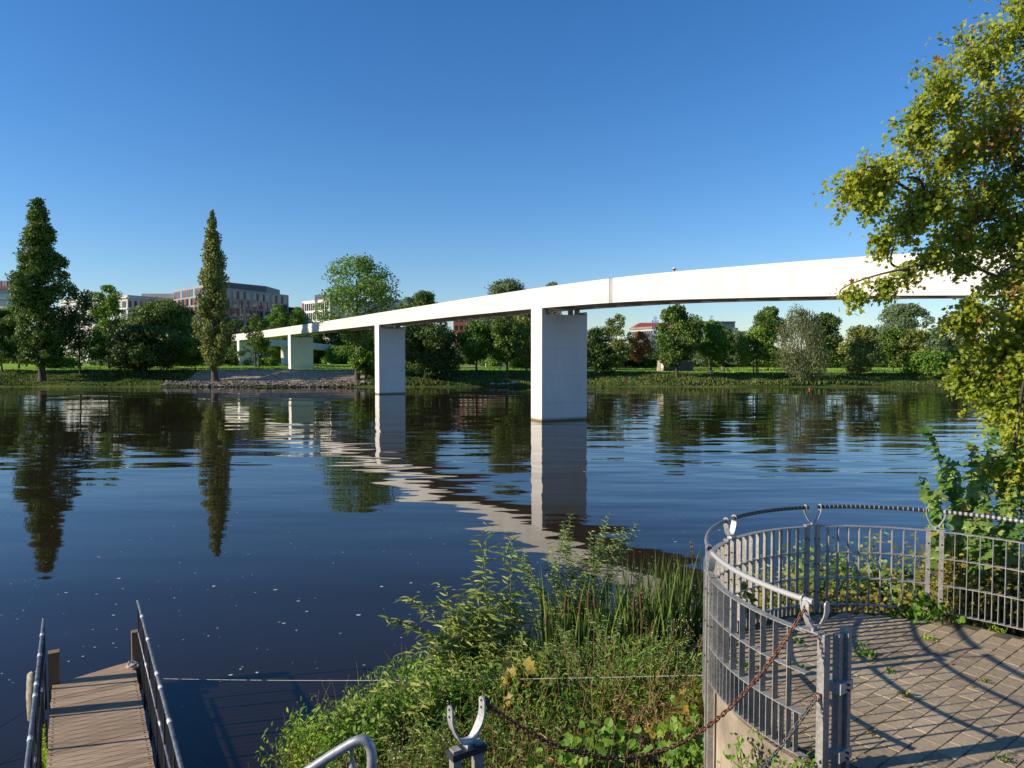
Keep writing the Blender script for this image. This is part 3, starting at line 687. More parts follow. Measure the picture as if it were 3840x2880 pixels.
P = np.column_stack([x, y, gz(x, y) - 0.02])
leaves(lm, P, unit(rdir(n) * 0.8 + np.array([0, 0, 1.0])), rdir(n), rng.uniform(.12, .35, n), rng.uniform(.1, .25, n), 'quad')
tag(build('lawn_grass', lm, L_['lawn']), 'bright green lawn grass of the park', 'grass', kind='stuff')

# stony slope left of the second pier, path, riprap
def strip(name, pts, wd, mat, lift=0.05, label=None):
    pts = np.array(pts, float); tt = np.linspace(0, len(pts) - 1, 60)
    c = np.column_stack([np.interp(tt, np.arange(len(pts)), pts[:, k]) for k in (0, 1)])
    T = unit(np.gradient(c, axis=0)); Nn = np.column_stack([-T[:, 1], T[:, 0]])
    V = []
    for s in np.linspace(-.5, .5, 5):
        q = c + Nn * s * wd; V.append(np.column_stack([q, gz(q[:, 0], q[:, 1]) + lift]))
    V = np.stack(V, 1); i, j = np.meshgrid(np.arange(59), np.arange(4), indexing='ij')
    mb = MB(); mb.add(V.reshape(-1, 3), np.stack([i * 5 + j, i * 5 + j + 1, (i + 1) * 5 + j + 1, (i + 1) * 5 + j], -1).reshape(-1, 4))
    return struct(build(name, mb, mat), label)
struct(build('gravel_slope', grid(np.arange(-71, -32, 0.8), np.arange(149.3, 163.2, 0.7), lambda x, y: gz(x, y) + 0.12 + 0.08 * np.sin(x * 1.7 + y) * np.sin(y * 2.1)), M['gravel'], smooth=False), 'bare stony bank slope left of the second pier')
strip('bank_path', [(-71, 154.6), (-55, 154.6), (-40, 155), (-33, 156)], 0.9, M['path'], 0.26, 'thin trodden path across the stony slope')
strip('park_path', [(-70, 165.5), (-50, 165.5), (-36, 166.5), (-25, 172), (-14, 188), (-9, 215), (-14, 240)], 2.2, M['path'], 0.09, 'sandy park path behind the bank')
strip('sand_path', [(-22, 238), (-10, 232), (0, 214), (6, 205)], 7, M['path'], 0.14, 'wide sandy way behind the walker')
strip('brick_path', [(38.3, 163), (40.5, 158), (43, 154.5)], 1.2, simple('brick_path', (0.2, 0.1, 0.06), 0.9, 0.3, 4), 0.09, 'reddish sloping path on the bank beside the biggest chestnut')
mb = MB(); n = 2000
x = rng.uniform(-74, -32, n); y = 149.0 + rng.random(n) ** 1.3 * 4.6
sz = .08 + .30 * rng.random(n) ** 2.2
ico = np.array([[0, 0, 1], [.9, 0, .3], [.28, .85, .3], [-.72, .53, .3], [-.72, -.53, .3], [.28, -.85, .3], [0, 0, -.6]])
icf = np.array([[0, 1, 2], [0, 2, 3], [0, 3, 4], [0, 4, 5], [0, 5, 1], [6, 2, 1], [6, 3, 2], [6, 4, 3], [6, 5, 4], [6, 1, 5]])
V = ico[None] * rng.uniform(.7, 1.3, (n, 7, 3)) * sz[:, None, None] * np.array([1.3, 1, .8])
an = rng.uniform(0, 6.28, n); c_, s_ = np.cos(an)[:, None], np.sin(an)[:, None]
V = np.stack([V[..., 0] * c_ - V[..., 1] * s_, V[..., 0] * s_ + V[..., 1] * c_, V[..., 2]], -1)
V += np.column_stack([x, y, np.maximum(gz(x, y), -0.1) + 0.12])[:, None]
mb.add(V.reshape(-1, 3), (np.arange(n)[:, None, None] * 7 + icf[None]).reshape(-1, 3))
tag(build('riprap', mb, M['stone']), 'heap of loose grey stones along the far waterline', 'stones', kind='stuff')
def rock(px, py, D, r, lb):
    p = at(px, py, D); z = max(float(gz(p[0], D)), 0) + r * .3
    V = ico * rng.uniform(.8, 1.2, (7, 3)) * r * np.array([1.7, 1, .75]) + np.array([p[0], D, z]); mb = MB(); mb.add(V, icf)
    return tag(build('rock', mb, simple('pale_rock', (0.30, 0.30, 0.31), 0.9, 0.3, 3), org=(p[0], D, z)), lb, 'rock', 'pale rocks at the far waterline')
for px, D, r, lb in ((1363, 150.2, .7, 'largest pale rock at the waterline left of the second river pier'), (1385, 150, .45, 'smaller pale rock next to the largest rock'),
                     (1848, 150.4, .55, 'leftmost pale rock below the dense green park tree'), (1872, 150.2, .4, 'second pale rock from the left below the park tree'),
                     (1889, 150.2, .45, 'middle pale rock below the park tree'), (1907, 150.1, .42, 'second pale rock from the right below the park tree'), (1926, 150.2, .6, 'rightmost pale rock below the park tree')):
    rock(px, 1440, D, r, lb)

# ================================================================== BUILDINGS BEYOND THE PARK
M['winglass'] = simple('window_glass', (0.022, 0.03, 0.045), 0.08, 0.4, 0.15, spec=1.0)
M['palewall'] = simple('pale_facade', (0.50, 0.48, 0.45), 0.8, 0.1, 0.3)
M['greywall'] = simple('grey_facade', (0.24, 0.235, 0.235), 0.7, 0.1, 0.3)
M['darkroof'] = simple('dark_plant_room', (0.06, 0.065, 0.08), 0.5, 0.2, 0.5)
M['redpanel'] = simple('red_brown_panel', (0.17, 0.04, 0.032), 0.7, 0.2, 0.4)
M['brick'] = simple('red_brick', (0.30, 0.09, 0.05), 0.85, 0.25, 1.2)
M['white'] = simple('white_facade', (0.66, 0.64, 0.59), 0.8, 0.08, 0.3)
M['teal'] = simple('teal_glass', (0.05, 0.13, 0.16), 0.1, 0.4, 0.12, spec=1.0)
M['redroof'] = simple('red_roof', (0.26, 0.07, 0.05), 0.8, 0.2, 1.0)
M['tan'] = simple('tan_wall', (0.42, 0.30, 0.19), 0.85, 0.2, 0.5)
M['violet'] = simple('violet_sign', (0.10, 0.10, 0.55), 0.5, 0.1, 1)
M['signdark'] = simple('dark_sign', (0.05, 0.07, 0.12), 0.5, 0.1, 1)
BG = 'buildings beyond the park'
class Bld:
    def __init__(s, name, label, pts, z0, mat, cap=0.5, depth=28):
        """pts: plan points (x, y, roof z) of the visible front, left to right; a back is added"""
        s.p = np.array(pts, float); s.z0 = z0; s.mat = mat
        c = s.p[:, :2].mean(0); s.root = thing(name, label, 'building', (c[0], c[1], z0), BG)
        back = s.p[::-1, :2] * (1 + depth / s.p[::-1, 1:2]); mb = MB()
        poly = np.vstack([s.p[:, :2], back]); k = len(poly)
        zt = np.concatenate([s.p[:, 2], s.p[::-1, 2]])
        V = np.vstack([np.column_stack([poly, np.full(k, z0)]), np.column_stack([poly, zt])])
        mb.add(V, [[i, (i + 1) % k, k + (i + 1) % k, k + i] for i in range(k)]); mb.F.append(np.array([[k + i for i in range(k)]]))
        s.wall = build('wall', mb, mat, s.root)
    def panel(s, name, f, u0, u1, v0, v1, mat, out=0.12, parent=None):
        a, b = s.p[f], s.p[f + 1]; t = unit(b[:2] - a[:2]); nn = np.array([t[1], -t[0]])
        def q(u, v, o):
            xy = a[:2] + (b[:2] - a[:2]) * u + nn * o; top = a[2] + (b[2] - a[2]) * u; return [xy[0], xy[1], top - v]
        V = [q(u0, v0, out), q(u1, v0, out), q(u1, v1, out), q(u0, v1, out), q(u0, v0, -.1), q(u1, v0, -.1), q(u1, v1, -.1), q(u0, v1, -.1)]
        mb = MB(); mb.add(V, [[3, 2, 1, 0], [0, 1, 5, 4], [1, 2, 6, 5], [2, 3, 7, 6], [3, 0, 4, 7]])
        return build(name, mb, mat, parent or s.root)
    def block(s, name, x0, x1, y0, y1, z0, z1, mat):
        mb = MB(); mb.prism([(x0, y0), (x1, y0), (x1, y1), (x0, y1)], z0, z1); return build(name, mb, mat, s.root)
def pt(px, py, D):
    a = at(px, py, D); return (a[0], a[1], a[2])
# red striped office block
b = Bld('office_block', 'large office block with red brown panels and dark roof storey behind the column poplar', [pt(650, 1089, 322), pt(762, 1068, 292), pt(1082, 1107, 330)], 2, M['greywall'])
for r in range(5):
    v0 = 1.0 + r * 3.75
    for k in range(7):
        u = (k + 0.16) / 7; b.panel('window', 0, u, u + 0.075, v0, v0 + 3.0, M['winglass'])
        if (k + r) % 3 != 1: b.panel('red_panel', 0, u + 0.078, u + 0.122, v0, v0 + 3.0, M['redpanel'], 0.14)
    for k in range(13):
        if k < 2 and r < 2: continue
        u = (k + 0.1) / 13; b.panel('window', 1, u, u + 0.046, v0, v0 + 3.1, M['winglass'])
        if (k * 2 + r) % 3 != 0: b.panel('red_panel', 1, u + (0.014 if r % 2 else 0.046), u + (0.036 if r % 2 else 0.068), v0, v0 + 3.1, M['redpanel'], 0.16)
lg = b.panel('loggia', 1, 0.045, 0.165, 0.9, 9.0, M['redpanel'], 0.5); b.panel('opening', 1, 0.06, 0.15, 1.8, 7.6, M['darkroof'], 0.6, lg)
a_, c_ = pt(718, 1060, 305), pt(1010, 1078, 330)
mb = MB(); mb.prism([(a_[0], 312), (pt(770, 1060, 300)[0], 300), (c_[0], 326), (c_[0], 345), (a_[0], 345)], 30, pt(770, 1052, 302)[2]); build('roof_storey', mb, M['darkroof'], b.root)
# pale office block left
b = Bld('office_block', 'pale stone office block seen between the slender tree and the column poplar', [pt(225, 1125, 318), pt(478, 1106, 300), pt(655, 1119, 330)], 2, M['palewall'])
for r in range(3):
    for k in range(9):
        u = (k + .2) / 9; b.panel('window', 1, u, u + .045, 2.4 + r * 3.9, 5.0 + r * 3.9, M['winglass'])
    for k in range(10):
        u = (k + .25) / 10; b.panel('window', 0, u, u + .05, 2.6 + r * 3.9, 5.2 + r * 3.9, M['winglass'])
for f in (0, 1): b.panel('cornice', f, 0, 1, 0.9, 1.3, M['white'], 0.6); b.panel('ledge', f, 0, 1, 5.6, 6.0, M['white'], 0.4)
b.block('roof_storey', pt(470, 1100, 320)[0], pt(640, 1100, 330)[0], 334, 342, 25, pt(480, 1101, 334)[2], M['greywall'])
# white glass block
b = Bld('office_block', 'white framed glass office block left of the tall airy tree', [pt(1134, 1131, 320), pt(1236, 1120, 296), pt(1500, 1136, 335)], 2, M['white'])
for r in range(3):
    v0 = 1.2 + r * 4.1
    for k in range(3): u = .1 + k * .3; b.panel('window', 0, u, u + .27, v0, v0 + 3.1, M['winglass'])
    for k in range(9): u = (k + .12) / 9; b.panel('window', 1, u, u + .085, v0, v0 + 3.1, M['winglass'])
    for k in range(12): u = .1 + k * .073; b.panel('mullion', 0, u, u + .012, v0, v0 + 3.1, M['white'], .25)
b.panel('red_edge', 0, 0, .07, .8, 14, M['redpanel'], .2)
b.block('roof_storey', pt(1194, 1108, 312)[0], pt(1256, 1108, 312)[0], 306, 318, 25, pt(1200, 1106, 306)[2], M['greywall'])
b.block('plant_room', pt(1405, 1110, 335)[0], pt(1502, 1110, 340)[0], 336, 348, 25, pt(1440, 1124, 336)[2], M['darkroof'])
b = Bld('low_block', 'dark flat roofed block between the red striped and white glass offices', [pt(1075, 1150, 345), pt(1140, 1157, 345)], 2, M['darkroof'])
# teal building at the left edge
b = Bld('glass_building', 'blue green glass building with roof vents behind the tallest conical tree', [pt(-160, 1078, 330), pt(80, 1082, 330)], 2, M['teal'])
for k, px in enumerate((-60, 4, 17, 27, 42)):
    a_ = pt(px, 1060, 332); b.block('roof_vent', a_[0] - .55, a_[0] + .55, 331, 333, 30, pt(px, 1053, 332)[2], M['greywall'])
b.panel('roof_edge', 0, -.02, 1.02, -.8, .6, M['redpanel'], 1.2); b.panel('ledge', 0, 0, 1, 4.4, 5.0, M['greywall'], .5); b.panel('ledge', 0, 0, 1, 8.4, 9.4, M['palewall'], .5)
for k in range(5): b.panel('brick_panel', 0, .1 + k * .18, .16 + k * .18, 9.5, 13.0, M['brick'], .3)
# red brick building under the bridge
b = Bld('brick_building', 'red brick building with white windows glimpsed under the bridge', [pt(1700, 1172, 300), pt(1960, 1172, 300)], 2, M['brick'])
for r in range(4):
    for k in range(14): u = (k + .25) / 14; b.panel('window', 0, u, u + .034, 2 + r * 3.4, 3.9 + r * 3.4, M['white'] if r % 3 == 2 else M['winglass'])
# hotel
b = Bld('hotel', 'white hotel with red roof and a violet round roof sign', [pt(2362, 1231, 430), pt(2446, 1226, 425), pt(2560, 1224, 425)], 2, M['white'])
for r in range(6):
    for k in range(11): u = (k + .2) / 11; b.panel('window', 0, u, u + .055, 2.2 + r * 3.1, 4.0 + r * 3.1, M['winglass'], .2)
    for k in range(5): u = (k + .3) / 7; b.panel('window', 1, u, u + .06, 2.2 + r * 3.1, 4.0 + r * 3.1, M['winglass'], .2)
b.panel('cornice', 0, -.02, 1, -.3, .9, M['tan'], .5)
e0, e1, z0_, z1_ = pt(2376, 1226, 432), pt(2580, 1224, 432), pt(2400, 1226, 432)[2] - .5, pt(2400, 1209, 432)[2]
mb = MB(); V = [[e0[0], 432, z0_], [e1[0], 432, z0_], [e1[0], 450, z0_], [e0[0], 450, z0_], [e0[0] + 5, 437, z1_], [e1[0] - 3, 437, z1_], [e1[0] - 3, 446, z1_], [e0[0] + 5, 446, z1_]]
mb.add(V, [[0, 1, 5, 4], [1, 2, 6, 5], [2, 3, 7, 6], [3, 0, 4, 7], [4, 5, 6, 7]]); rf = build('roof', mb, M['redroof'], b.root)
def ring(mb, c, r, t, k=24):
    a = np.linspace(0, 2 * np.pi, k + 1); mb.tube(np.column_stack([c[0] + r * np.cos(a), np.full(k + 1, c[1]), c[2] + r * np.sin(a)]), t, 6, False)
c = at(2457, 1193, 433); mb = MB(); ring(mb, c, 1.0, .14)
for dx0, dz0, dx1, dz1 in ((-.6, .45, -.3, -.5), (-.3, -.5, 0, .35), (0, .35, .3, -.5), (.3, -.5, .6, .45)):
    mb.tube([[c[0] + dx0, c[1], c[2] + dz0], [c[0] + dx1, c[1], c[2] + dz1]], .12, 5)
sg = build('roof_sign', mb, M['violet'], b.root); c2 = at(2457, 1203, 433)
mb = MB()
for k in range(5): mb.box((c2[0] - 1.7 + k * .85, c2[1], c2[2] - .2), (.5, .2, .9 if k % 2 else 1.15))
mb.box((c2[0], c2[1], c2[2] - .95), (4.2, .2, .22)); build('sign_letters', mb, M['violet'], sg)
mb = MB()
for dx in (-1.6, 0, 1.6): mb.tube([[c2[0] + dx, 433.3, z0_], [c2[0] + dx, 433.3, c2[2]]], .09, 5)
build('sign_frame', mb, M['redroof'], sg)
mb = MB()
for px in (2395, 2409, 2424): q = at(px, 1205, 440); mb.tube([[q[0], 440, z1_ - 1], [q[0], 440, q[2]]], .08, 5)
build('antenna', mb, M['greywall'], b.root)
b = Bld('low_block', 'plain grey block in front of the hotel beside the rusty tree', [pt(2385, 1250, 400), pt(2444, 1247, 400)], 2, M['greywall'])
b = Bld('pale_building', 'small pale building right of the front pier', [pt(2200, 1237, 330), pt(2262, 1234, 330)], 2, M['palewall'], depth=20)
for k in range(5): u = (k + .3) / 5; b.panel('window', 0, u, u + .1, 1.6, 3.2, M['winglass'])
b.block('roof_storey', pt(2234, 1230, 336)[0], pt(2240, 1230, 336)[0], 334, 338, 14, pt(2236, 1223, 336)[2], M['greywall'])
# glass hotel with roof sign
pts = [pt(2590, 1204, 380), pt(2640, 1208, 372)] + [pt(2640 + q * 24, 1209 + q * 3.2, 372 - 1.2 * q) for q in range(1, 5)] + [pt(2764, 1231, 374), pt(2769, 1233, 382)]
pts = [pt(2590, 1222, 380), pt(2660, 1222, 368), pt(2715, 1224, 366), pt(2750, 1227, 370), pt(2768, 1230, 380)]
b = Bld('glass_hotel', 'curved glass building with flat roof and a round emblem on the roof', pts, 2, M['teal'])
for f in range(4):
    for k in range(5): u = k / 5; b.panel('mullion', f, u, u + .03, .1, 12, M['greywall'], .12)
    for v in (0.0, 2.9, 6): b.panel('floor_band', f, 0, 1, v, v + .25, M['palewall'], .16)
b.block('roof_storey', pt(2595, 1215, 376)[0], pt(2752, 1215, 376)[0], 374, 392, 20, pt(2700, 1211, 374)[2], M['teal'])
b.block('roof_slab', pt(2585, 1210, 373)[0], pt(2754, 1210, 373)[0], 371, 394, pt(2700, 1211, 374)[2] + .01, pt(2700, 1206, 374)[2], M['darkroof'])
c = at(2668, 1188.5, 378); mb = MB(); ring(mb, c, .72, .09); mb.box((c[0] - .14, c[1], c[2]), (.14, .1, .7)); mb.box((c[0] + .14, c[1], c[2]), (.14, .1, .7)); mb.box(c, (.3, .1, .14))
sg = build('roof_sign', mb, M['signdark'], b.root); c2 = at(2668, 1199, 378); mb = MB()
for k in range(6): mb.box((c2[0] - 1.1 + k * .44, c2[1], c2[2]), (.28, .15, .45 + .2 * (k == 0)))
mb.box((c2[0], c2[1], c2[2] - .45), (3, .15, .12)); mb.box((c2[0] - 1, c2[1], c2[2] - .7), (.1, .1, .8)); mb.box((c2[0] + 1, c2[1], c2[2] - .7), (.1, .1, .8))
build('sign_letters', mb, M['signdark'], sg)
mb = MB(); q = at(2710, 1195, 380); mb.tube([[q[0], 380, q[2] - 2.5], [q[0], 380, q[2]]], .07, 5); build('antenna', mb, M['greywall'], b.root)
b = Bld('white_house', 'small white house top between the glass building and the dark tree', [pt(2772, 1245, 390), pt(2800, 1238, 390)], 2, M['white'], depth=12)
b = Bld('pink_house', 'small pinkish house with grey roof at the lawn right of the low bush', [pt(3528, 1345, 222), pt(3600, 1345, 222)], 2, simple('pink_wall', (.42, .27, .22), .8, .15, .5), depth=8)
b.block('roof', pt(3526, 1345, 222)[0], pt(3602, 1345, 222)[0], 221.6, 231, pt(3550, 1346, 222)[2], pt(3550, 1336, 222)[2], M['greywall']); b.panel('door', 0, .55, .75, 2.1, 4.2, M['darkroof'])
# kiosk
k0, k1, k2 = pt(2463, 1352, 184), pt(2489, 1350, 176), pt(2600, 1353, 183)
b = Bld('park_kiosk', 'low tan kiosk with sunlit end wall behind the biggest chestnut', [k0, k1, k2], 2.4, M['tan'], depth=7)
b.panel('door', 0, .25, .6, .9, 3.0, M['greywall']); b.panel('shade_panel', 1, .02, .98, .3, 3.4, M['darkroof'], .1)  # dark sheet paints the shade on the kiosk's long side
for q in range(2): b.panel('notice', 0, .66 + q * .16, .78 + q * .16, 1.0, 1.9, M['white'], .08)

# ================================================================== PEOPLE AND SMALL PARK THINGS
def figure(name, label, joints, edges, radii, mat, root_i=0):
    me = bpy.data.meshes.new(name); og = np.array(joints[root_i])
    me.from_pydata([tuple(np.array(j) - og) for j in joints], edges, [])
    o = bpy.data.objects.new(name, me); COL.objects.link(o); o.location = og; ORG[o.name] = og
    me.materials.append(mat)
    m = o.modifiers.new('skin', 'SKIN'); o.modifiers.new('sub', 'SUBSURF').levels = 1; o.modifiers['sub'].render_levels = 1
    for k, v in enumerate(me.skin_vertices[0].data): v.radius = (radii[k], radii[k]); v.use_root = (k == root_i)
    return o
M['skin'] = simple('skin', (.38, .22, .15), .6, .1, 5); M['shirt'] = simple('white_shirt', (.7, .7, .68), .8, .08, 8); M['trouser'] = simple('dark_trousers', (.03, .03, .04), .8, .2, 8)
M['hair'] = simple('dark_hair', (.03, .02, .015), .7, .2, 20); M['darkcloth'] = simple('dark_coat', (.025, .025, .03), .85, .2, 8); M['hat'] = simple('white_hat', (.7, .68, .62), .8, .08, 8)
def ell(mb, c, r, nu=10, nv=6):
    u = np.linspace(0, 2 * np.pi, nu, endpoint=False); v = np.linspace(0.02, np.pi - 0.02, nv)
    V = np.array([[c[0] + r[0] * math.sin(b_) * math.cos(a_), c[1] + r[1] * math.sin(b_) * math.sin(a_), c[2] + r[2] * math.cos(b_)] for b_ in v for a_ in u])
    F = [[i * nu + j, (i + 1) * nu + j, (i + 1) * nu + (j + 1) % nu, i * nu + (j + 1) % nu] for i in range(nv - 1) for j in range(nu)]
    mb.add(V, F)
def person(label, base, pose, top, pants, face=0.0, hat=False, group=None):
    """pose: 'walk', 'sit', 'stand'; face = heading angle"""
    if pose == 'sit':
        J = [(0, 0, .45), (0, 0, .75), (.02, 0, 1.0), (.03, 0, 1.1), (.05, 0, 1.22), (.42, .1, .48), (.45, .1, .05), (.55, .1, .02), (.42, -.1, .48), (.45, -.1, .05), (.55, -.1, .02), (0, .19, .98), (.12, .24, .72), (.33, .18, .72), (0, -.19, .98), (.12, -.24, .72), (.33, -.18, .72)]
    elif pose == 'walk':
        J = [(0, 0, .92), (0, 0, 1.2), (.02, 0, 1.42), (.03, 0, 1.52), (.05, 0, 1.64), (.17, .08, .5), (.28, .08, .06), (.42, .08, .03), (-.08, -.08, .5), (-.38, -.08, .12), (-.28, -.08, .04), (0, .2, 1.38), (-.12, .25, 1.12), (-.02, .24, .9), (0, -.2, 1.38), (.10, -.25, 1.12), (.28, -.2, .98)]
    else:
        J = [(0, 0, .92), (0, 0, 1.2), (0, 0, 1.42), (.01, 0, 1.52), (.03, 0, 1.64), (0, .1, .5), (-.02, .1, .07), (.14, .1, .03), (0, -.1, .5), (-.02, -.1, .07), (.14, -.1, .03), (0, .2, 1.38), (-.03, .25, 1.12), (.05, .24, .88), (0, -.2, 1.38), (-.03, -.25, 1.12), (.05, -.24, .88)]
    E = [(0, 1), (1, 2), (2, 3), (3, 4), (0, 5), (5, 6), (6, 7), (0, 8), (8, 9), (9, 10), (2, 11), (11, 12), (12, 13), (2, 14), (14, 15), (15, 16)]
    Rr = [.14, .14, .13, .055, .085, .075, .05, .04, .075, .05, .04, .06, .045, .035, .06, .045, .035]
    cf, sf = math.cos(face), math.sin(face)
    W = [(base[0] + a * cf - b_ * sf, base[1] + a * sf + b_ * cf, base[2] + c_) for a, b_, c_ in J]
    root = thing('person', label, 'person', tuple(base), group)
    o = figure('body', '', W, E, Rr, M['skin']); o.location = np.array(W[0]) - np.array(base); o.parent = root
    shirt_v = W; tp = MB()
    tp.tube([W[0], W[1], W[2], tuple(np.array(W[2]) + (0, 0, .06))], [.165, .17, .16, .08], 10)
    for a, b_ in ((11, 12), (14, 15)): tp.tube([W[a], W[b_]], [.075, .06], 8)
    build('shirt', tp, top, root, True)
    pn = MB()
    for a, b_, c_ in ((0, 5, 6), (0, 8, 9)): pn.tube([W[a], W[b_], W[c_]], [.12, .09, .065], 8)
    build('trousers', pn, pants, root, True)
    h = np.array(W[4]); hm = MB(); ell(hm, h + (-.02 * cf, -.02 * sf, .05), (.105, .105, .09))
    build('hair', hm, M['hair'], root, True)
    if hat:
        hm = MB(); ell(hm, h + (0, 0, .09), (.12, .12, .11)); a = np.linspace(0, 2 * np.pi, 16, endpoint=False)
        hm.tube([h + (0, 0, .075), h + (0, 0, .09)], [.24, .22], 16)
        build('hat', hm, M['hat'], root, True)
    return root
b0 = at(1721, 1385, 166); person('person in a white shirt walking on the far lawn under the bridge', (b0[0], 166, float(gz(b0[0], 166)) + .1), 'walk', M['shirt'], M['trouser'], 2.9)
b1 = bpos(52.6, 1.0, .63); person('person in a white brimmed hat crossing the bridge behind the parapet', b1, 'stand', M['shirt'], M['trouser'], 2.0, True)
for px, D, lb in ((2716, 167, 'left one of two dark clad people seated at the picnic bench'), (2729, 167, 'right one of two dark clad people seated at the picnic bench')):
    q = at(px, 1392, D); person(lb, (q[0], D, float(gz(q[0], D))), 'sit', M['darkcloth'], M['trouser'], 3.1 if px < 2720 else .2)
def picnic(px, D, lb):
    q = at(px, 1390, D); x, z = q[0], float(gz(q[0], D)); t = thing('picnic_table', lb, 'picnic table', (x, D, z), 'picnic tables on the far lawn')
    m = MB(); m.box((x, D, z + .74), (1.8, .75, .05)); build('table_top', m, M['post'], t)
    for s in (-1, 1):
        m = MB(); m.box((x, D + s * .72, z + .45), (1.8, .28, .05)); build('seat', m, M['post'], t)
        m = MB(); m.tube([[x + s * .6, D - .72, z], [x + s * .6, D - .22, z + .72]], .05, 5); m.tube([[x + s * .6, D + .72, z], [x + s * .6, D + .22, z + .72]], .05, 5); m.box((x + s * .6, D, z + .42), (.07, 1.5, .08)); build('leg', m, M['post'], t)
picnic(2620, 168, 'leftmost picnic table, empty, left of the bright green tree'); picnic(2648, 169, 'empty picnic table right beside the trunk of the bright green tree'); picnic(2706, 168, 'picnic table with two people seated beside it')
def bollard(px, base, D, h, r, lb, cat='bollard', mat='white', name='white_bollard'):
    q = at(px, base, D); z = float(gz(q[0], D)); m = MB(); m.tube([[q[0], D, z - .1], [q[0], D, z + h], [q[0], D, z + h + .06]], [r, r, r * .6], 10)
    return tag(build(name, m, M[mat], org=(q[0], D, z)), lb, cat, 'white posts in the park')
bollard(255, 1372, 195, 1.5, .35, 'white bollard on the lawn right of the tallest conical tree'); bollard(462, 1372, 190, 1.5, .35, 'white bollard left of the low spreading dark tree')
bollard(1876, 1387, 166, 1.15, .22, 'short white bollard left of the dense green park tree'); bollard(1822, 1372, 206, 1.1, .16, 'slim white post by the sandy way'); bollard(955, 1384, 170, 1.1, .09, 'thin white stake on the grass left of the third pier')
bollard(2707, 1380, 198, 1.0, .12, 'taller of two wooden stumps behind the picnic tables', 'stump', 'tan', 'wooden_stump'); bollard(2718, 1380, 198, .75, .13, 'shorter of two wooden stumps behind the picnic tables', 'stump', 'tan', 'wooden_stump')
g0, g1 = at(2862, 1394, 175), at(2886, 1394, 175); z = float(gz(g0[0], 175)); m = MB()
m.tube([[g0[0], 175, z], [g0[0], 175, z + 1.0]], .05, 6); m.tube([[g1[0], 175, z], [g1[0], 175, z + 1.05]], .06, 6); m.tube([[g0[0], 175, z + 1.0], [g1[0], 175, z + 1.0]], .05, 6)
tag(build('goal_frame', m, simple('yellow_paint', (.55, .42, .06), .6, .1, 3), org=(g0[0], 175, z)), 'small yellow goal frame on the far lawn', 'goal')
q = at(2345, 1427, 152.5); z = float(gz(q[0], 152.5)); m = MB(); m.box((q[0], 152.5, z + .25), (.55, .1, .5)); m.box((q[0] - .22, 152.5, z - .05), (.06, .06, .3)); m.box((q[0] + .22, 152.5, z - .05), (.06, .06, .3)); m.box((q[0], 152.45, z + .45), (.65, .05, .08))
tag(build('red_marker', m, simple('red_paint', (.35, .02, .02), .6, .1, 3), org=(q[0], 152.5, z)), 'small red marker board on the bank right of the front pier', 'marker')
q = onz(3036, 1463, 0); m = MB(); m.tube([q + (0, 0, -.1), q + (0, 0, .04), q + (0, 0, .30), q + (0, 0, .34)], [.10, .12, .24, .1], 12)
tag(build('buoy', m, simple('orange_buoy', (.6, .16, .08), .5, .1, 3), org=q), 'orange buoy floating by the far bank near the birch', 'buoy')
q = at(3000, 1432, 153); m = MB(); m.tube([[q[0] - 2.3, 152.6, float(gz(q[0] - 2.3, 152.6)) + .15], [q[0] - .2, 152.8, float(gz(q[0], 152.8)) + .9]], [.08, .14], 6)
tag(build('fallen_log', m, M['birch'], org=(q[0], 153, 1)), 'pale fallen log leaning beside the birch trunk', 'log')

# ================================================================== ROUND PLATFORM WITH RAILING
PC = np.array([3.89, 6.25]); PR = 2.08; PZ = 3.4
def pol(a, r, z): return np.array([PC[0] + r * math.cos(a), PC[1] + r * math.sin(a), z])
JT = [R(v) for v in (215, 175, 136.5, 99.5, 62, 24.5, -12)]
def arc(mb, a0, a1, prof, seg=14):
    """rectangular bar (r0, r1, z0, z1) bent along the circle"""
    r0, r1, z0, z1 = prof; A = np.linspace(a0, a1, seg)
    V = np.array([[pol(a, r, z) for r, z in ((r0, z0), (r1, z0), (r1, z1), (r0, z1))] for a in A]).reshape(-1, 3)
    F = [[i * 4 + j, i * 4 + (j + 1) % 4, (i + 1) * 4 + (j + 1) % 4, (i + 1) * 4 + j] for i in range(seg - 1) for j in range(4)]
    mb.add(V, F); o = mb.n - len(V)
    mb.F.append(np.array([[o, o + 3, o + 2, o + 1]])); mb.F.append(np.array([[o + (seg - 1) * 4 + q for q in range(4)]]))
def pbox(mb, a, dt, r, size, z0, z1):
    """upright box at angle a, shifted dt along the tangent; size = (radial, tangential)"""
    er = np.array([math.cos(a), math.sin(a), 0]); et = np.array([-math.sin(a), math.cos(a), 0])
    c = pol(a, r, (z0 + z1) / 2) + et * dt
    mb.box(c, (size[0], size[1], z1 - z0), ax=[er, et, [0, 0, 1]])
rail = thing('round_railing', 'curved galvanised railing with tube handrail round the paved platform', 'railing', (PC[0], PC[1], PZ))
RZ = (4.40, 4.09, 3.78, 3.46)
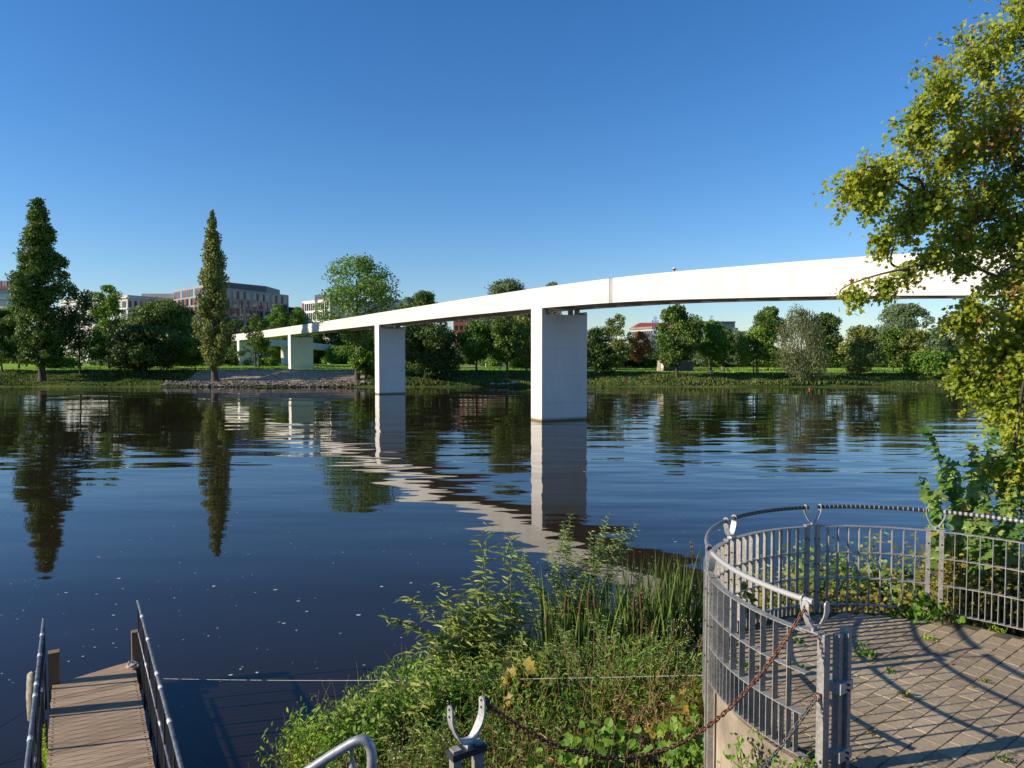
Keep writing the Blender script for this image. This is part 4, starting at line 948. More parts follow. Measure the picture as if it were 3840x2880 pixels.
for q in range(6):
    a0, a1 = JT[q], JT[q + 1]; lowtype = q in (0, 4, 5)
    e = 0.075 / PR; A0, A1 = a0 - e, a1 + e
    nb = int(round((A0 - A1) * PR / 0.125)); mb = MB()
    for k in range(1, nb * 2):
        a = A0 + (A1 - A0) * k / (nb * 2)
        full = k % 2 == 0
        if full: pbox(mb, a, 0, PR, (0.054, 0.0065), RZ[3] if lowtype else 3.17, RZ[0] - .004)
        else: pbox(mb, a, 0, PR, (0.052, 0.006), RZ[3] if lowtype else 3.17, (RZ[2] if lowtype else RZ[3]) - .004)
    pn = build('panel_bars', mb, M['galv'], rail)
    for k, z in enumerate(RZ):
        m2 = MB(); h = 0.008 if k == 0 else 0.006
        arc(m2, A0 + .012, A1 - .012, (PR - .029 - .001 * (k == 0), PR + .029 + .001 * (k == 0), z - h, z + (0.002 if k else 0.0)))
        build('flat_rail', m2, M['galv'], pn)
    if not lowtype:
        m2 = MB(); arc(m2, A0 + .012, A1 - .012, (PR - .029, PR + .029, 3.15, 3.172)); build('flat_rail', m2, M['galv'], pn)
def prong(mb, o, t, n, s, hz=0.0):
    """one bent arm of a handrail bracket: o base point, t along the rail, n across, s = +-1"""
    path = [(0.0, .030), (.030, .032), (.052, .060), (.085, .125), (.094, .165), (.094, .215)]
    sm = []
    for i in range(len(path) - 1):
        for f in np.linspace(0, 1, 4, endpoint=False): sm.append(np.array(path[i]) * (1 - f) + np.array(path[i + 1]) * f)
    for f in np.linspace(0, 1, 7): sm.append(np.array([.094, .215 + f * .026]))
    sm = np.array(sm); sm[1:-7] = (sm[:-8] + sm[1:-7] + sm[2:-6]) / 3
    V = []
    for i, (u, z) in enumerate(sm):
        tg = sm[min(i + 1, len(sm) - 1)] - sm[max(i - 1, 0)]; tg = tg / (np.linalg.norm(tg) + 1e-9); nn = np.array([-tg[1], tg[0]])
        wd = .029
        if z > .215: wd = .029 * math.sqrt(max(0.02, 1 - ((z - .215) / .0262) ** 2))
        for a, b_ in ((-1, -1), (1, -1), (1, 1), (-1, 1)):
            uu, zz = np.array([u, z]) + nn * b_ * .0045
            V.append(o + t * s * uu + n * a * wd + np.array([0, 0, zz]))
    k = len(sm); F = [[i * 4 + j, i * 4 + (j + 1) % 4, (i + 1) * 4 + (j + 1) % 4, (i + 1) * 4 + j] for i in range(k - 1) for j in range(4)]
    mb.add(V, F); q = mb.n - len(V); mb.F.append(np.array([[q, q + 3, q + 2, q + 1]])); mb.F.append(np.array([[q + (k - 1) * 4 + j for j in range(4)]]))
def bracket(o, t, parent, bolts=(1, -1)):
    n = np.array([-t[1], t[0], 0]); mb = MB()
    mb.box(o + np.array([0, 0, .012]), (.016, .05, .034), ax=[t, n, [0, 0, 1]])
    prong(mb, o, t, n, 1); prong(mb, o, t, n, -1)
    br = build('rail_bracket', mb, M['galvlight'], parent)
    for s in bolts:
        for z in (.185, .222):
            m2 = MB(); c = o + t * s * .094 + np.array([0, 0, z]); m2.tube([c - t * .009, c + t * .009], .0065, 8); build('bolt_hole', m2, M['bolt'], br)
    return br
for q, a in enumerate(JT[:6]):
    et = np.array([-math.sin(a), math.cos(a), 0])
    for s in (-1, 1):
        if q == 0 and s < 0: continue
        mb = MB(); pbox(mb, a, s * .066, PR, (.05, .046), 2.55 if q in (1, 0) else 2.95, 4.405)
        p = build('post', mb, M['galv'], rail)
        for z in (4.25, 3.95, 3.62):
            m2 = MB(); c = pol(a, PR, z) + et * s * .066; er = np.array([math.cos(a), math.sin(a), 0])
            m2.tube([c - er * .034, c + er * .034], .009, 6); m2.tube([c - et * .034, c + et * .034], .009, 6); build('post_bolt', m2, M['bolt'], p)
    mb = MB(); pbox(mb, a, 0, PR, (.062, .20), 4.408, 4.42); build('cap_plate', mb, M['galv'], rail)
    bracket(pol(a, PR, 4.42), et, rail, (1, -1) if q else (-1,))
# gate end: second and third upright bolted on with clamps
a = JT[0]; et = np.array([-math.sin(a), math.cos(a), 0]); er = np.array([math.cos(a), math.sin(a), 0])
for dr, dt, sz, zt in ((0.0, .075, (.075, .055), 4.405), (-.135, .105, (.055, .05), 4.40), (-.205, .12, (.045, .07), 4.44)):
    mb = MB(); pbox(mb, a, dt, PR + dr, sz, 2.55 if dr == 0 else 3.3, zt); build('gate_post', mb, M['galv'], rail)
for z in (4.02, 3.52):
    mb = MB(); pbox(mb, a, .11, PR - .165, (.16, .10), z - .04, z + .04); cl = build('clamp', mb, M['galvlight'], rail)
    m2 = MB()
    for dz in (-.02, .02): c = pol(a, PR - .17, z + dz); m2.tube([c + et * .02, c + et * .18], .008, 6)
    build('clamp_bolt', m2, M['bolt'], cl)
mb = MB(); o = pol(a, PR, 4.42); lug_t = unit(np.array([-0.75, -0.45, 0])); prong(mb, o + er * .01, lug_t, np.array([-lug_t[1], lug_t[0], 0]), 1); build('chain_lug', mb, M['galvlight'], rail)
LUG = o + lug_t * .094 + np.array([0, 0, .2])
# handrail tubes
dark = (0.22, 0.55, 0.92, 0.8, 0.5, 0.5)
for q in range(6):
    e = 0.062 / PR; A = np.linspace(JT[q] - (e if q else .075 / PR - .03), JT[q + 1] + e, 22)
    P = np.array([pol(a, PR, 4.42 + .205) for a in A]); mb = MB(); mb.tube(P, .0215, 12)
    Lg = np.concatenate([[0], np.cumsum(np.linalg.norm(np.diff(P, axis=0), axis=1))])
    uv = np.column_stack([np.repeat(Lg, 12), np.full(22 * 12, dark[q])])
    if q == 0: uv[:, 1] = np.tile(np.where(np.cos(np.linspace(0, 2 * np.pi, 12, endpoint=False)) > 0.75, .45, 0.0), 22)
    build('handrail', mb, M['striped'], rail, False, uv=uv)
# concrete drum and paving
mb = MB(); A = np.linspace(0, 2 * np.pi, 72, endpoint=False)
mb.prism([(PC[0] + 2.03 * math.cos(a), PC[1] + 2.03 * math.sin(a)) for a in A], 0.5, PZ - .035)
struct(build('platform_wall', mb, M['wallconc'], smooth=False), 'tan concrete drum wall carrying the paved platform')
mb = MB(); mb.prism([(2.45, 1.9), (7.5, 1.9), (7.5, 5.6), (2.45, 4.9)], 0.5, PZ - .039); struct(build('platform_landing', mb, M['soil']), 'earth bed of the landing beside the platform')
mb = MB(); mb.prism([(PC[0] + 1.99 * math.cos(a), PC[1] + 1.99 * math.sin(a)) for a in A], PZ - .034, PZ - .0045); struct(build('joint_bed', mb, M['soil']), 'earth joints between the paving stones')
mb = MB(); ang = R(37); u = np.array([math.cos(ang), math.sin(ang)]); v = np.array([-u[1], u[0]])
pl, pw, gp = .225, .15, .006
for r in range(-24, 25):
    off = (r % 2) * .5 * pl + rng.uniform(-.02, .02)
    for c in range(-18, 19):
        bend = 0.012 * ((c * pl) ** 2) * .6
        ctr = PC + u * (c * pl + off) + v * (r * pw + bend)
        d = np.hypot(*(ctr - PC))
        if d > 1.90 and not (ctr[1] < 5.2 and 2.6 < ctr[0] < 7 and ctr[1] > 2.1): continue
        L2, W2 = (pl - gp) / 2 * rng.uniform(.985, 1.0), (pw - gp) / 2 * rng.uniform(.98, 1.0)
        rot = rng.normal() * .012; uu = u * math.cos(rot) + v * math.sin(rot); vv = np.array([-uu[1], uu[0]])
        z = PZ + rng.normal() * .0009; tx, ty = rng.normal(size=2) * .003
        V = []
        for (zz, ins) in ((-.03, 0), (-.0025, 0), (0, .004)):
            for sa, sb in ((-1, -1), (1, -1), (1, 1), (-1, 1)):
                p = ctr + uu * sa * (L2 - ins) + vv * sb * (W2 - ins); V.append([p[0], p[1], z + zz + tx * sa * L2 * 2 + ty * sb * W2 * 2])
        mb.add(V, [[i, (i + 1) % 4, 4 + (i + 1) % 4, 4 + i] for i in range(4)] + [[4 + i, 4 + (i + 1) % 4, 8 + (i + 1) % 4, 8 + i] for i in range(4)] + [[8, 9, 10, 11]])
struct(build('pavement', mb, M['paver']), 'grey brown stone paving of the round platform')

# free standing bracket post and the chains
FP = np.array([-.235, 3.6]); cdir = unit(np.array([.84, .54, 0])); cn = np.array([-cdir[1], cdir[0], 0])
ps = thing('bracket_post', 'steel post with an empty forked bracket at the bottom of the picture', 'post', (FP[0], FP[1], 3.2))
for s in (-1, 1):
    mb = MB(); mb.box([*(FP + cdir[:2] * s * .066), 3.78], (.046, .05, 1.22), ax=[cdir, cn, [0, 0, 1]]); build('upright', mb, M['galv'], ps)
mb = MB(); mb.box([*FP, 4.362], (.2, .08, .035), ax=[cdir, cn, [0, 0, 1]]); build('cap_plate', mb, M['darksteel'], ps)
bracket(np.array([*FP, 4.38]), cdir, ps, (-1, 1))
mb = MB(); k0 = np.array([*FP, 4.38]) + cdir * .1 + np.array([0, 0, .20]); mb.tube([k0, k0 + cdir * .03 + np.array([0, 0, .01]), k0 + cdir * .045 + np.array([0, 0, -.03]), k0 + cdir * .02 + np.array([0, 0, -.05])], .007, 6); build('shackle', mb, M['bolt'], ps)
def chain(name, p0, p1, sag, mat, label, pitch=.033, wr=.0052):
    t = np.linspace(0, 1, 400)[:, None]; P = np.asarray(p0) * (1 - t) + np.asarray(p1) * t; P[:, 2] -= sag * 4 * (t * (1 - t))[:, 0]
    s = np.concatenate([[0], np.cumsum(np.linalg.norm(np.diff(P, axis=0), axis=1))]); nl = int(s[-1] / pitch); mb = MB()
    a = np.linspace(0, 2 * np.pi, 13)[:-1]
    for k in range(nl + 1):
        sc = k * pitch; c = np.array([np.interp(sc, s, P[:, q]) for q in range(3)]); c2 = np.array([np.interp(sc + .01, s, P[:, q]) for q in range(3)]); c1 = np.array([np.interp(sc - .01, s, P[:, q]) for q in range(3)])
        T = unit(c2 - c1); sd = unit(np.cross(T, [0, 0, 1.0])); up = np.cross(sd, T); tw = (k % 2) * math.pi / 2 + .5 + rng.normal() * .12
        B = sd * math.cos(tw) + up * math.sin(tw)
        L = c + T * (np.cos(a) * .015 + np.sign(np.cos(a)) * .009)[:, None] + B * (np.sin(a) * .0125)[:, None]
        n_ = len(a); Nn = np.cross(T, B); k6 = 6; ph = np.linspace(0, 2 * np.pi, k6, endpoint=False)
        rad = unit(L - c)
        V = L[:, None] + wr * (np.cos(ph)[None, :, None] * rad[:, None] + np.sin(ph)[None, :, None] * Nn[None, None])
        i, j = np.meshgrid(np.arange(n_), np.arange(k6), indexing='ij')
        mb.add(V.reshape(-1, 3), np.stack([i * k6 + j, i * k6 + (j + 1) % k6, ((i + 1) % n_) * k6 + (j + 1) % k6, ((i + 1) % n_) * k6 + j], -1).reshape(-1, 4))
    return tag(build(name, mb, mat, None, True, org=p0), label, 'chain')
chain('rusty_chain', k0 + cdir * .035 + np.array([0, 0, -.02]), LUG, .63, M['rust'], 'upper rusty chain sagging from the forked post to the railing end')
pe = at(3062, 2612, 4.97)
chain('grey_chain', [FP[0] + .1, FP[1], 3.95], pe, .52, M['darkchain'], 'lower grey chain hanging from the side of the railing end post')
mb = MB(); ra = np.linspace(0, 2 * np.pi, 14); mb.tube(np.column_stack([pe[0] + .02 * np.cos(ra), np.full(14, pe[1] - .01), pe[2] + .03 * np.sin(ra)]), .006, 6, False); build('chain_ring', mb, M['rust'], rail)
# bent tube of the stair handrail
pts = np.array([at(950, 3030, 3.15), at(1190, 2866, 3.2), at(1300, 2797, 3.22), at(1345, 2773, 3.22), at(1378, 2778, 3.22), at(1394, 2810, 3.22), at(1396, 2870, 3.2), at(1380, 2960, 3.2), at(1360, 3100, 3.2)])
tt = np.linspace(0, len(pts) - 1, 50); P = np.column_stack([np.interp(tt, np.arange(len(pts)), pts[:, k]) for k in range(3)]); P = np.column_stack([np.convolve(np.pad(P[:, k], 3, mode='edge'), np.ones(7) / 7, 'valid') for k in range(3)])
sh_ = thing('stair_handrail', 'end of a bent galvanised tube handrail at the bottom edge', 'handrail', P[0])
mb = MB(); mb.tube(P, .0235, 14); build('tube', mb, galv('tube_galv', (.26, .26, .265), (.42, .42, .42), .42, .5), sh_, True)
q = at(1320, 2800, 3.22); mb = MB(); mb.tube([q, q + (0, 0, -.06), q + (0.003, 0, -.09), q + (.003, 0, -.3)], [.010, .010, .022, .024], 10); build('support', mb, M['galv'], sh_, True)

# ================================================================== JETTY
ja = unit(np.array([-.525, .851])); jn = np.array([ja[1], -ja[0]]); JO = np.array([-8.33, 12.62]); JW = 1.34; JZ = .45
def jp(s, t, z): p = JO + ja * s + jn * t; return np.array([p[0], p[1], z])
jet = thing('jetty', 'wooden gangway jetty with black pipe railings leading onto the water', 'jetty', jp(-4, .68, 0))
mb = MB(); axm = [[ja[0], ja[1], 0], [jn[0], jn[1], 0], [0, 0, 1]]
s = 0.0
for k in range(62):
    mb.box(jp(s - .07, JW / 2, JZ - .02 + rng.normal() * .002), (.136, JW + rng.normal() * .008, .04), ax=axm); s -= .145
dk = build('deck', mb, M['wood'], jet)
mb = MB(); mb.prism([jp(.012, -.0, 0)[:2], jp(.012, JW, 0)[:2], jp(.40, JW, 0)[:2], jp(.34, JW * .78, 0)[:2]][::-1], JZ - .05, JZ + .002); build('end_board', mb, M['wood'], jet)
mb = MB()
for sd in (.02, JW - .02):
    for k in range(58): mb.tube([jp(-.07 - k * .145, sd + .03 * (1 if sd < 1 else -1), JZ - .001), jp(-.07 - k * .145, sd + .03 * (1 if sd < 1 else -1), JZ + .006)], .012, 5)
build('deck_bolts', mb, M['bolt'], dk)
for t in (.06, JW - .06):
    mb = MB(); mb.box(jp(-4.4, t, JZ - .15), (8.8, .1, .2), ax=axm); build('stringer', mb, M['darksteel'], jet)
for side, t in ((-1, -.09), (1, JW + .07)):
    z1, z2 = JZ + 1.27, JZ + .66; s0 = -.12 if side < 0 else .05
    P = [jp(s0, t, z1)] + [jp(s0 - q, t, z1) for q in np.linspace(.05, 8.6, 12)]
    mb = MB(); mb.tube(P, .027, 10); tr_ = build('top_rail', mb, M['jettypipe'], jet, True)
    for q in ((.9, 2.1, 3.6, 4.1, 5.2) if side > 0 else (.8, 1.75, 2.9, 3.3, 4.6)):
        m2 = MB(); m2.tube([jp(s0 - q, t, z1), jp(s0 - q - .13, t, z1)], .031, 10); build('tape_wrap', m2, M['tape'], tr_, True)
    mb = MB(); mb.tube([jp(s0, t, z2), jp(s0 - 8.6, t, z2)], .02, 8); mr_ = build('mid_rail', mb, M['jettypipe'], jet, True)
    for q in (1.6, 3.9):
        m2 = MB(); m2.tube([jp(s0 - q, t, z2), jp(s0 - q - .16, t, z2)], .025, 8); build('tape_wrap', m2, M['tape'], mr_, True)
    for q in np.arange(0, 8.7, 1.15):
        m2 = MB(); m2.box(jp(s0 - q - .02, t, (z1 + .05) / 2 + .02), (.045, .03, z1 - .1), ax=axm); build('upright', m2, M['darksteel'], jet)
    mb = MB()
    for q in np.arange(.14, 8.6, .145): mb.tube([jp(s0 - q, t, .3), jp(s0 - q, t, z1)], .0045, 4, False)
    w_ = build('wire_bars', mb, M['darksteel'], jet)
for px, py, wd, h, lb in ((204, 2560, .175, .58, 0), (512, 2492, .155, .66, 1)):
    b_ = onz(px, py, JZ); mb = MB(); mb.box([b_[0], b_[1], JZ + h / 2 - .4], (wd, wd, h + .8), ax=axm); build('end_post', mb, M['post'], jet)
c = jp(-1.05, -.2, .75); mb = MB(); mb.tube([c + (0, 0, .42), c + (0, 0, .38), c, c + (0, 0, -.38), c + (0, 0, -.42)], [.05, .11, .13, .12, .05], 12)
tag(build('boat_fender', mb, simple('worn_fender', (.30, .22, .13), .85, .5, 9, col2=(.5, .45, .36)), None, True, org=c), 'worn tan fender hanging outside the left jetty railing', 'fender')
mb = MB(); c = onz(497, 2500, JZ + .06); th = np.linspace(0, 5 * np.pi, 60)
mb.tube(np.column_stack([c[0] + (.09 + .012 * np.sin(th * 2.3)) * np.cos(th), c[1] + .10 * np.sin(th), c[2] + .025 * np.sin(th * 1.7) + th * .004]), .016, 6)
tag(build('rope_coil', mb, simple('pale_rope', (.42, .41, .38), .9, .3, 30), None, True, org=c), 'pale rope coil at the foot of the right jetty end post', 'rope')
mb = MB(); p0, p1 = at(612, 2545, 12.75), at(2668, 2531, 8.3); mb.tube(curve(p0, p1, -.05, 24), .0036, 6)
tag(build('mooring_line', mb, simple('white_line', (.42, .41, .38), .8, .1, 20), None, org=p0), 'white taut line stretched from the jetty to the platform', 'rope')
mb = MB(); p0, p1 = at(122, 2646, 11.9), at(-250, 2830, 10.6); mb.tube(curve(p0, p1, -.1, 12), .006, 5)
tag(build('mooring_line', mb, M['bolt'], None, org=p0), 'thin dark line running from the left jetty railing to the left edge', 'rope')

# foam flecks on the still water
mb = MB(); n = 380
px = rng.uniform(0, 2700, n); py = rng.uniform(1650, 2700, n) 
for a_, b_ in zip(px, py):
    c = onz(a_, b_, 0.004); 
    if near_z(np.array([c[0]]), np.array([c[1]]))[0] > -.1 or (abs((c[:2] - JO) @ jn - .68) < .95 and (c[:2] - JO) @ ja < .6): continue
    r = rng.uniform(.008, .024) * (2.0 if rng.random() < .12 else 1.0) * (1 + (c[1] - 12) * .012); k = 7; a = np.linspace(0, 2 * np.pi, k, endpoint=False)
    rr = r * rng.uniform(.5, 1.2, k); mb.add(np.column_stack([c[0] + rr * np.cos(a) * 1.25, c[1] + rr * np.sin(a), np.full(k, .004)]), [list(range(k))])
tag(build('foam_flecks', mb, simple('foam', (.5, .5, .5), .8, .1, 20)), 'small white foam flecks drifting on the dark water', 'foam', kind='stuff')

# ================================================================== PLANTS ON THE NEAR BANK
def nz(x, y): return float(near_z(np.array([x]), np.array([y]))[0])
def shoot(ms, ml, P, nleaf, L, W, shape='lance', r=.008, start=.12, spread=.9, up=.35, droop=.2):
    """a leafy stem along the points P"""
    n = len(P); ms.tube(P, np.linspace(r, r * .25, n), 5, False)
    s = np.linspace(start, 1, nleaf); idx = s * (n - 1); Q = np.column_stack([np.interp(idx, np.arange(n), P[:, k]) for k in range(3)])
    T = unit(np.gradient(P, axis=0)); TT = np.column_stack([np.interp(idx, np.arange(n), T[:, k]) for k in range(3)])
    a = np.arange(nleaf) * 2.4 + rng.uniform(0, 6); side = np.column_stack([np.cos(a), np.sin(a), np.zeros(nleaf)])
    d = unit(side * spread + TT * up + rdir(nleaf) * .25 + np.array([0, 0, -droop])); sz = L * rng.uniform(.65, 1.15, nleaf) * np.interp(s, [0, .5, 1], [.8, 1, .65])
    leaves(ml, Q, d, unit(np.array([-.55, -.3, .65]) + rdir(nleaf) * .6), sz, sz * (W / L), shape)
def bend(p0, p1, h=0.0, n=10, wob=.03):
    p0 = np.asarray(p0, float); p1 = np.asarray(p1, float); t = np.linspace(0, 1, n)[:, None]
    ctrl = p0 * .55 + p1 * .45 + np.array([0, 0, (p1[2] - p0[2]) * .22 + h]) + rng.normal(size=3) * wob
    return (1 - t) ** 2 * p0 + 2 * t * (1 - t) * ctrl + t ** 2 * p1
def shrub(name, label, base, tips, extra, leaf, nleaf, L, W, shape='lance', group=None, r=.009, spreadR=.25, mat='stem', hs=(.45, .95), cat='shrub', sub=2):
    base = np.array([base[0], base[1], nz(*base[:2])]) if len(base) == 2 else np.asarray(base, float)
    root = thing(name, label, cat, base, group); ms, ml = MB(), MB()
    T = [np.asarray(t) for t in tips]
    for q in range(extra):
        t = T[rng.integers(len(T))]; f = rng.uniform(*hs); T.append(base + (t - base) * f + rng.normal(size=3) * np.array([spreadR, spreadR * .7, spreadR * .4]) * 1.2)
    for t in T:
        b_ = base + rng.normal(size=3) * np.array([spreadR, spreadR * .6, 0]) * .8; b_[2] = base[2] - .05
        P = bend(b_, t); ln = np.linalg.norm(t - b_)
        shoot(ms, ml, P, max(6, int(nleaf * ln)), L, W, shape, r)
        for q in range(sub):
            f = rng.uniform(.35, .85); p = P[int(f * 9)]; d = unit(rng.normal(size=3) + np.array([0, 0, .9]) + (t - b_) * .4); P2 = bend(p, p + d * ln * rng.uniform(.12, .28), n=6)
            shoot(ms, ml, P2, max(5, int(nleaf * ln * .3)), L * .85, W * .85, shape, r * .6)
    build('stems', ms, M[mat], root); build('foliage', ml, L_[leaf], root)
    return root
WG = 'leafy shrubs on the near bank'
def tp(px, py, D): return at(px, py, D)
shrub('willow_bush', 'light green willow with long narrow leaves, arching out over the water', onz(1870, 2650, .9)[:2], [tp(1450, 2315, 10.6), tp(1640, 2180, 10.9), tp(1800, 2030, 11.2), tp(1730, 2220, 11), tp(1560, 2350, 10.6), tp(1900, 2170, 11.4), tp(1960, 2260, 11.3), tp(1700, 2420, 10.7)], 24, 'willow', 18, .31, .046, group=WG, sub=3, hs=(.55, 1.0))
shrub('willow_bush', 'tall grey green willow with small leaves in the middle of the reeds', onz(2130, 2590, .9)[:2], [tp(1905, 2040, 11.8), tp(1960, 2090, 11.6), tp(2110, 1990, 12), tp(2140, 1925, 12.2), tp(2285, 1925, 12.2), tp(2250, 2010, 12), tp(2390, 1990, 12.3), tp(2030, 2200, 11.8), tp(2330, 2120, 12.2), tp(2460, 2090, 12.3), tp(2200, 2150, 11.6)], 60, 'willowdark', 44, .14, .032, group=WG, sub=4, hs=(.5, .98))
shrub('willow_bush', 'low willow with upright shoots at the lower left of the bank', onz(1560, 2850, 1.35)[:2], [tp(1450, 2500, 9.6), tp(1530, 2540, 9.6), tp(1640, 2600, 9.6), tp(1750, 2470, 9.8), tp(1590, 2480, 9.5), tp(1400, 2640, 9.4)], 14, 'willow', 24, .2, .045, group=WG, sub=3)
shrub('willow_bush', 'small willow sprig reaching over the water furthest left', onz(1330, 2870, 1.0)[:2], [tp(1190, 2710, 9.6), tp(1280, 2620, 9.6), tp(1310, 2600, 9.6), tp(1240, 2740, 9.5)], 8, 'willow', 22, .19, .045, group=WG, sub=2)
shrub('willow_bush', 'willow seedling behind the platform railing, right of the middle post pair', [5.2, 10.6], [tp(3290, 2010, 10.8), tp(3400, 2030, 10.8), tp(3470, 2060, 10.5), tp(3240, 2060, 10.6)], 5, 'willow', 16, .2, .03, group=WG, sub=2)
shrub('willow_bush', 'bushy grey green willow in front of the reed clumps', onz(2260, 2640, 1.6)[:2], [tp(2080, 2330, 10.4), tp(2200, 2280, 10.5), tp(2330, 2300, 10.5), tp(2430, 2380, 10.3), tp(2150, 2420, 10.2), tp(2290, 2430, 10.1)], 26, 'willowdark', 44, .11, .026, group=WG, sub=3)
shrub('willow_bush', 'leafy willow growth between the yellow leaves and the arching willow', onz(1990, 2690, 1.5)[:2], [tp(1880, 2420, 10.2), tp(1960, 2360, 10.4), tp(2060, 2400, 10.3), tp(2090, 2480, 10.1), tp(1830, 2520, 10)], 22, 'willow', 30, .17, .034, group=WG, sub=3)
shrub('willow_bush', 'thin leafy shoots right in front of the railing side reeds', onz(2520, 2620, 1.9)[:2], [tp(2420, 2400, 9.9), tp(2520, 2330, 10), tp(2600, 2380, 9.9), tp(2640, 2460, 9.8)], 16, 'willowdark', 36, .10, .024, group=WG, sub=3)
# reeds with cattail heads
def reeds(label, px0, px1, D, base_z, tops, nb, heads):
    c = at((px0 + px1) / 2, 2500, D); root = thing('reed_clump', label, 'reeds', (c[0], D, nz(c[0], D)), 'reed clumps at the near waterline'); mb = MB()
    for k in range(nb):
        px = rng.uniform(px0, px1); d = D + rng.normal() * .35; p = at(px, 2500, d); x = p[0]; zb = max(nz(x, d), -.1); zt = at(px, rng.uniform(*tops), d)[2]
        if zt < zb + .4: continue
        ln = zt - zb; lean = rng.normal(size=2) * .10 * ln; t = np.linspace(0, 1, 8)[:, None]
        P = np.array([x, d, zb]) + np.column_stack([lean[0] * t ** 2, lean[1] * t ** 2, ln * (t - (.12 * t ** 3 if rng.random() < .3 else 0))]); wv = rng.normal(size=3); wv[2] = 0; wv = unit(wv) * rng.uniform(.010, .019)
        wid = np.array([.8, 1, 1, .95, .85, .65, .38, .04])[:, None]; fold = np.cross(wv, [0, 0, 1.0]) * .35
        V = np.stack([P - wv * wid, P + fold * wid, P + wv * wid], 1).reshape(-1, 3); F = [[i * 3 + j, i * 3 + j + 1, (i + 1) * 3 + j + 1, (i + 1) * 3 + j] for i in range(7) for j in (0, 1)]; mb.add(V, F)
    build('blades', mb, L_['reed'], root)
    for px, py0, py1 in heads:
        d = 10.0 + rng.normal() * .15; a_, b_ = at(px, py1, d), at(px + rng.normal() * 4, py0, d); mb = MB()
        mb.tube([a_, a_ + (b_ - a_) * .06, b_ - (b_ - a_) * .06, b_], [.010, .019, .019, .010], 8); h_ = build('cattail_head', mb, M['cattail'], root, True)
        mb = MB(); z = nz(a_[0], d); mb.tube([[a_[0], d, z], a_], .006, 5); mb.tube([b_, b_ + np.array([0, 0, .14])], [.004, .002], 4); build('cattail_stalk', mb, M['stem'], h_)
reeds('reed clump with several brown cattail heads in the middle', 2040, 2340, 11.2, 0, (2120, 2380), 330, [(2118, 2235, 2300), (2172, 2255, 2312), (2207, 2222, 2285), (2233, 2240, 2280), (2048, 2300, 2350)])
reeds('dense reed clump with two dark cattail heads left of the railing', 2320, 2560, 11.4, 0, (2060, 2330), 340, [(2376, 2238, 2292), (2405, 2225, 2290)])
reeds('tall green reed clump beside the railing', 2450, 2670, 12.2, 0, (2060, 2280), 300, [])
reeds('sparse low reeds behind the arching willow', 1880, 2060, 11.4, 0, (2280, 2480), 110, [])
# tall grass stem with seed head
mb = MB(); b_ = at(2640, 2400, 12.3); t_ = at(2590, 2040, 12.3); b_[2] = nz(b_[0], 12.3); P = bend(b_, t_); mb.tube(P, np.linspace(.006, .002, 10), 5, False)
g_ = thing('seed_grass', 'single tall grass stalk with pale seed head beside the railing', 'grass stalk', b_); build('stalk', mb, M['drystem'], g_)
mb = MB(); n = 60; f = rng.random(n); Q = t_ + np.array([.04, 0, -.28]) * f[:, None]; leaves(mb, Q, unit(rdir(n) * .6 + np.array([0, 0, 1.0])), rdir(n), .07, .012, 'quad'); build('seed_head', mb, L_['dry'], g_)
# white flowering asters
def aster(label, px, py, D, wd, ht, nf, n=26):
    c = at(px, py, D); z = nz(c[0], D); root = thing('flowering_plant', label, 'wild flowers', (c[0], D, z), 'small white flowering weeds on the bank'); ms, ml, mf = MB(), MB(), MB()
    for k in range(n):
        t = np.array([c[0] + rng.normal() * wd, D + rng.normal() * wd * .7, c[2] + rng.uniform(-.3, .5) * ht]); b_ = np.array([c[0] + rng.normal() * wd * .6, D + rng.normal() * wd * .5, max(z, c[2] - ht * 1.6)])
        P = bend(b_, t, n=7); shoot(ms, ml, P, 14, .055, .012, 'lance', .004)
        m_ = nf // n; Q = t + rng.normal(size=(m_, 3)) * np.array([.07, .07, .09]); leaves(mf, Q, rdir(m_), rdir(m_), rng.uniform(.008, .017, m_), .013, 'round'); leaves(ml, Q - .01, rdir(m_), rdir(m_), .045, .01, 'lance')
    build('stems', ms, M['drystem'], root); build('foliage', ml, L_['olive'], root); build('flowers', mf, M['flower'], root)
aster('white flowering weed bush between the reeds and the railing', 2560, 2420, 9.8, .3, .9, 190)
aster('low white flowering weeds in front of the reeds', 2400, 2480, 9.8, .32, .7, 150)
aster('white flowering weeds behind the empty forked bracket', 1650, 2760, 8.2, .3, .5, 150)
aster('white flowering weeds beside the bent stair handrail', 1470, 2850, 7.4, .3, .35, 150)
aster('sparse dried flowering weeds along the platform wall', 2590, 2560, 8.8, .25, .6, 90)
# broad leafed clumps
def clump(name, label, px, py, D, wd, ht, n, leaf, L, shape='round', asp=.8, group=None, cat='plant'):
    c = at(px, py, D); z = nz(c[0], D); root = thing(name, label, cat, (c[0], D, z), group); ms, ml = MB(), MB()
    for k in range(int(n * 1.7)):
        t = c + rng.normal(size=3) * np.array([wd, wd * .7, ht]); b_ = np.array([c[0] + rng.normal() * wd * .7, D + rng.normal() * wd * .5, max(z, t[2] - ht * 2.2)])
        ms.tube(bend(b_, t, n=5), np.linspace(.005, .002, 5), 4, False)
        m_ = 5; leaves(ml, t + rng.normal(size=(m_, 3)) * L * .7, unit(rdir(m_) + np.array([0, -.2, .1])), unit(rdir(m_) * .6 + np.array([-.55, -.3, .65])), L * rng.uniform(.6, 1.2, m_), L * asp * rng.uniform(.7, 1.1, m_), shape)
    build('stems', ms, M['stem'], root); build('foliage', ml, L_[leaf], root)
CG = 'broad leaved weeds on the near bank'
clump('fern_clump', 'bright yellow green ferny clump furthest left on the bank', 1195, 2800, 9.8, .3, .14, 90, 'creeper', .09, 'lance', .35, CG)
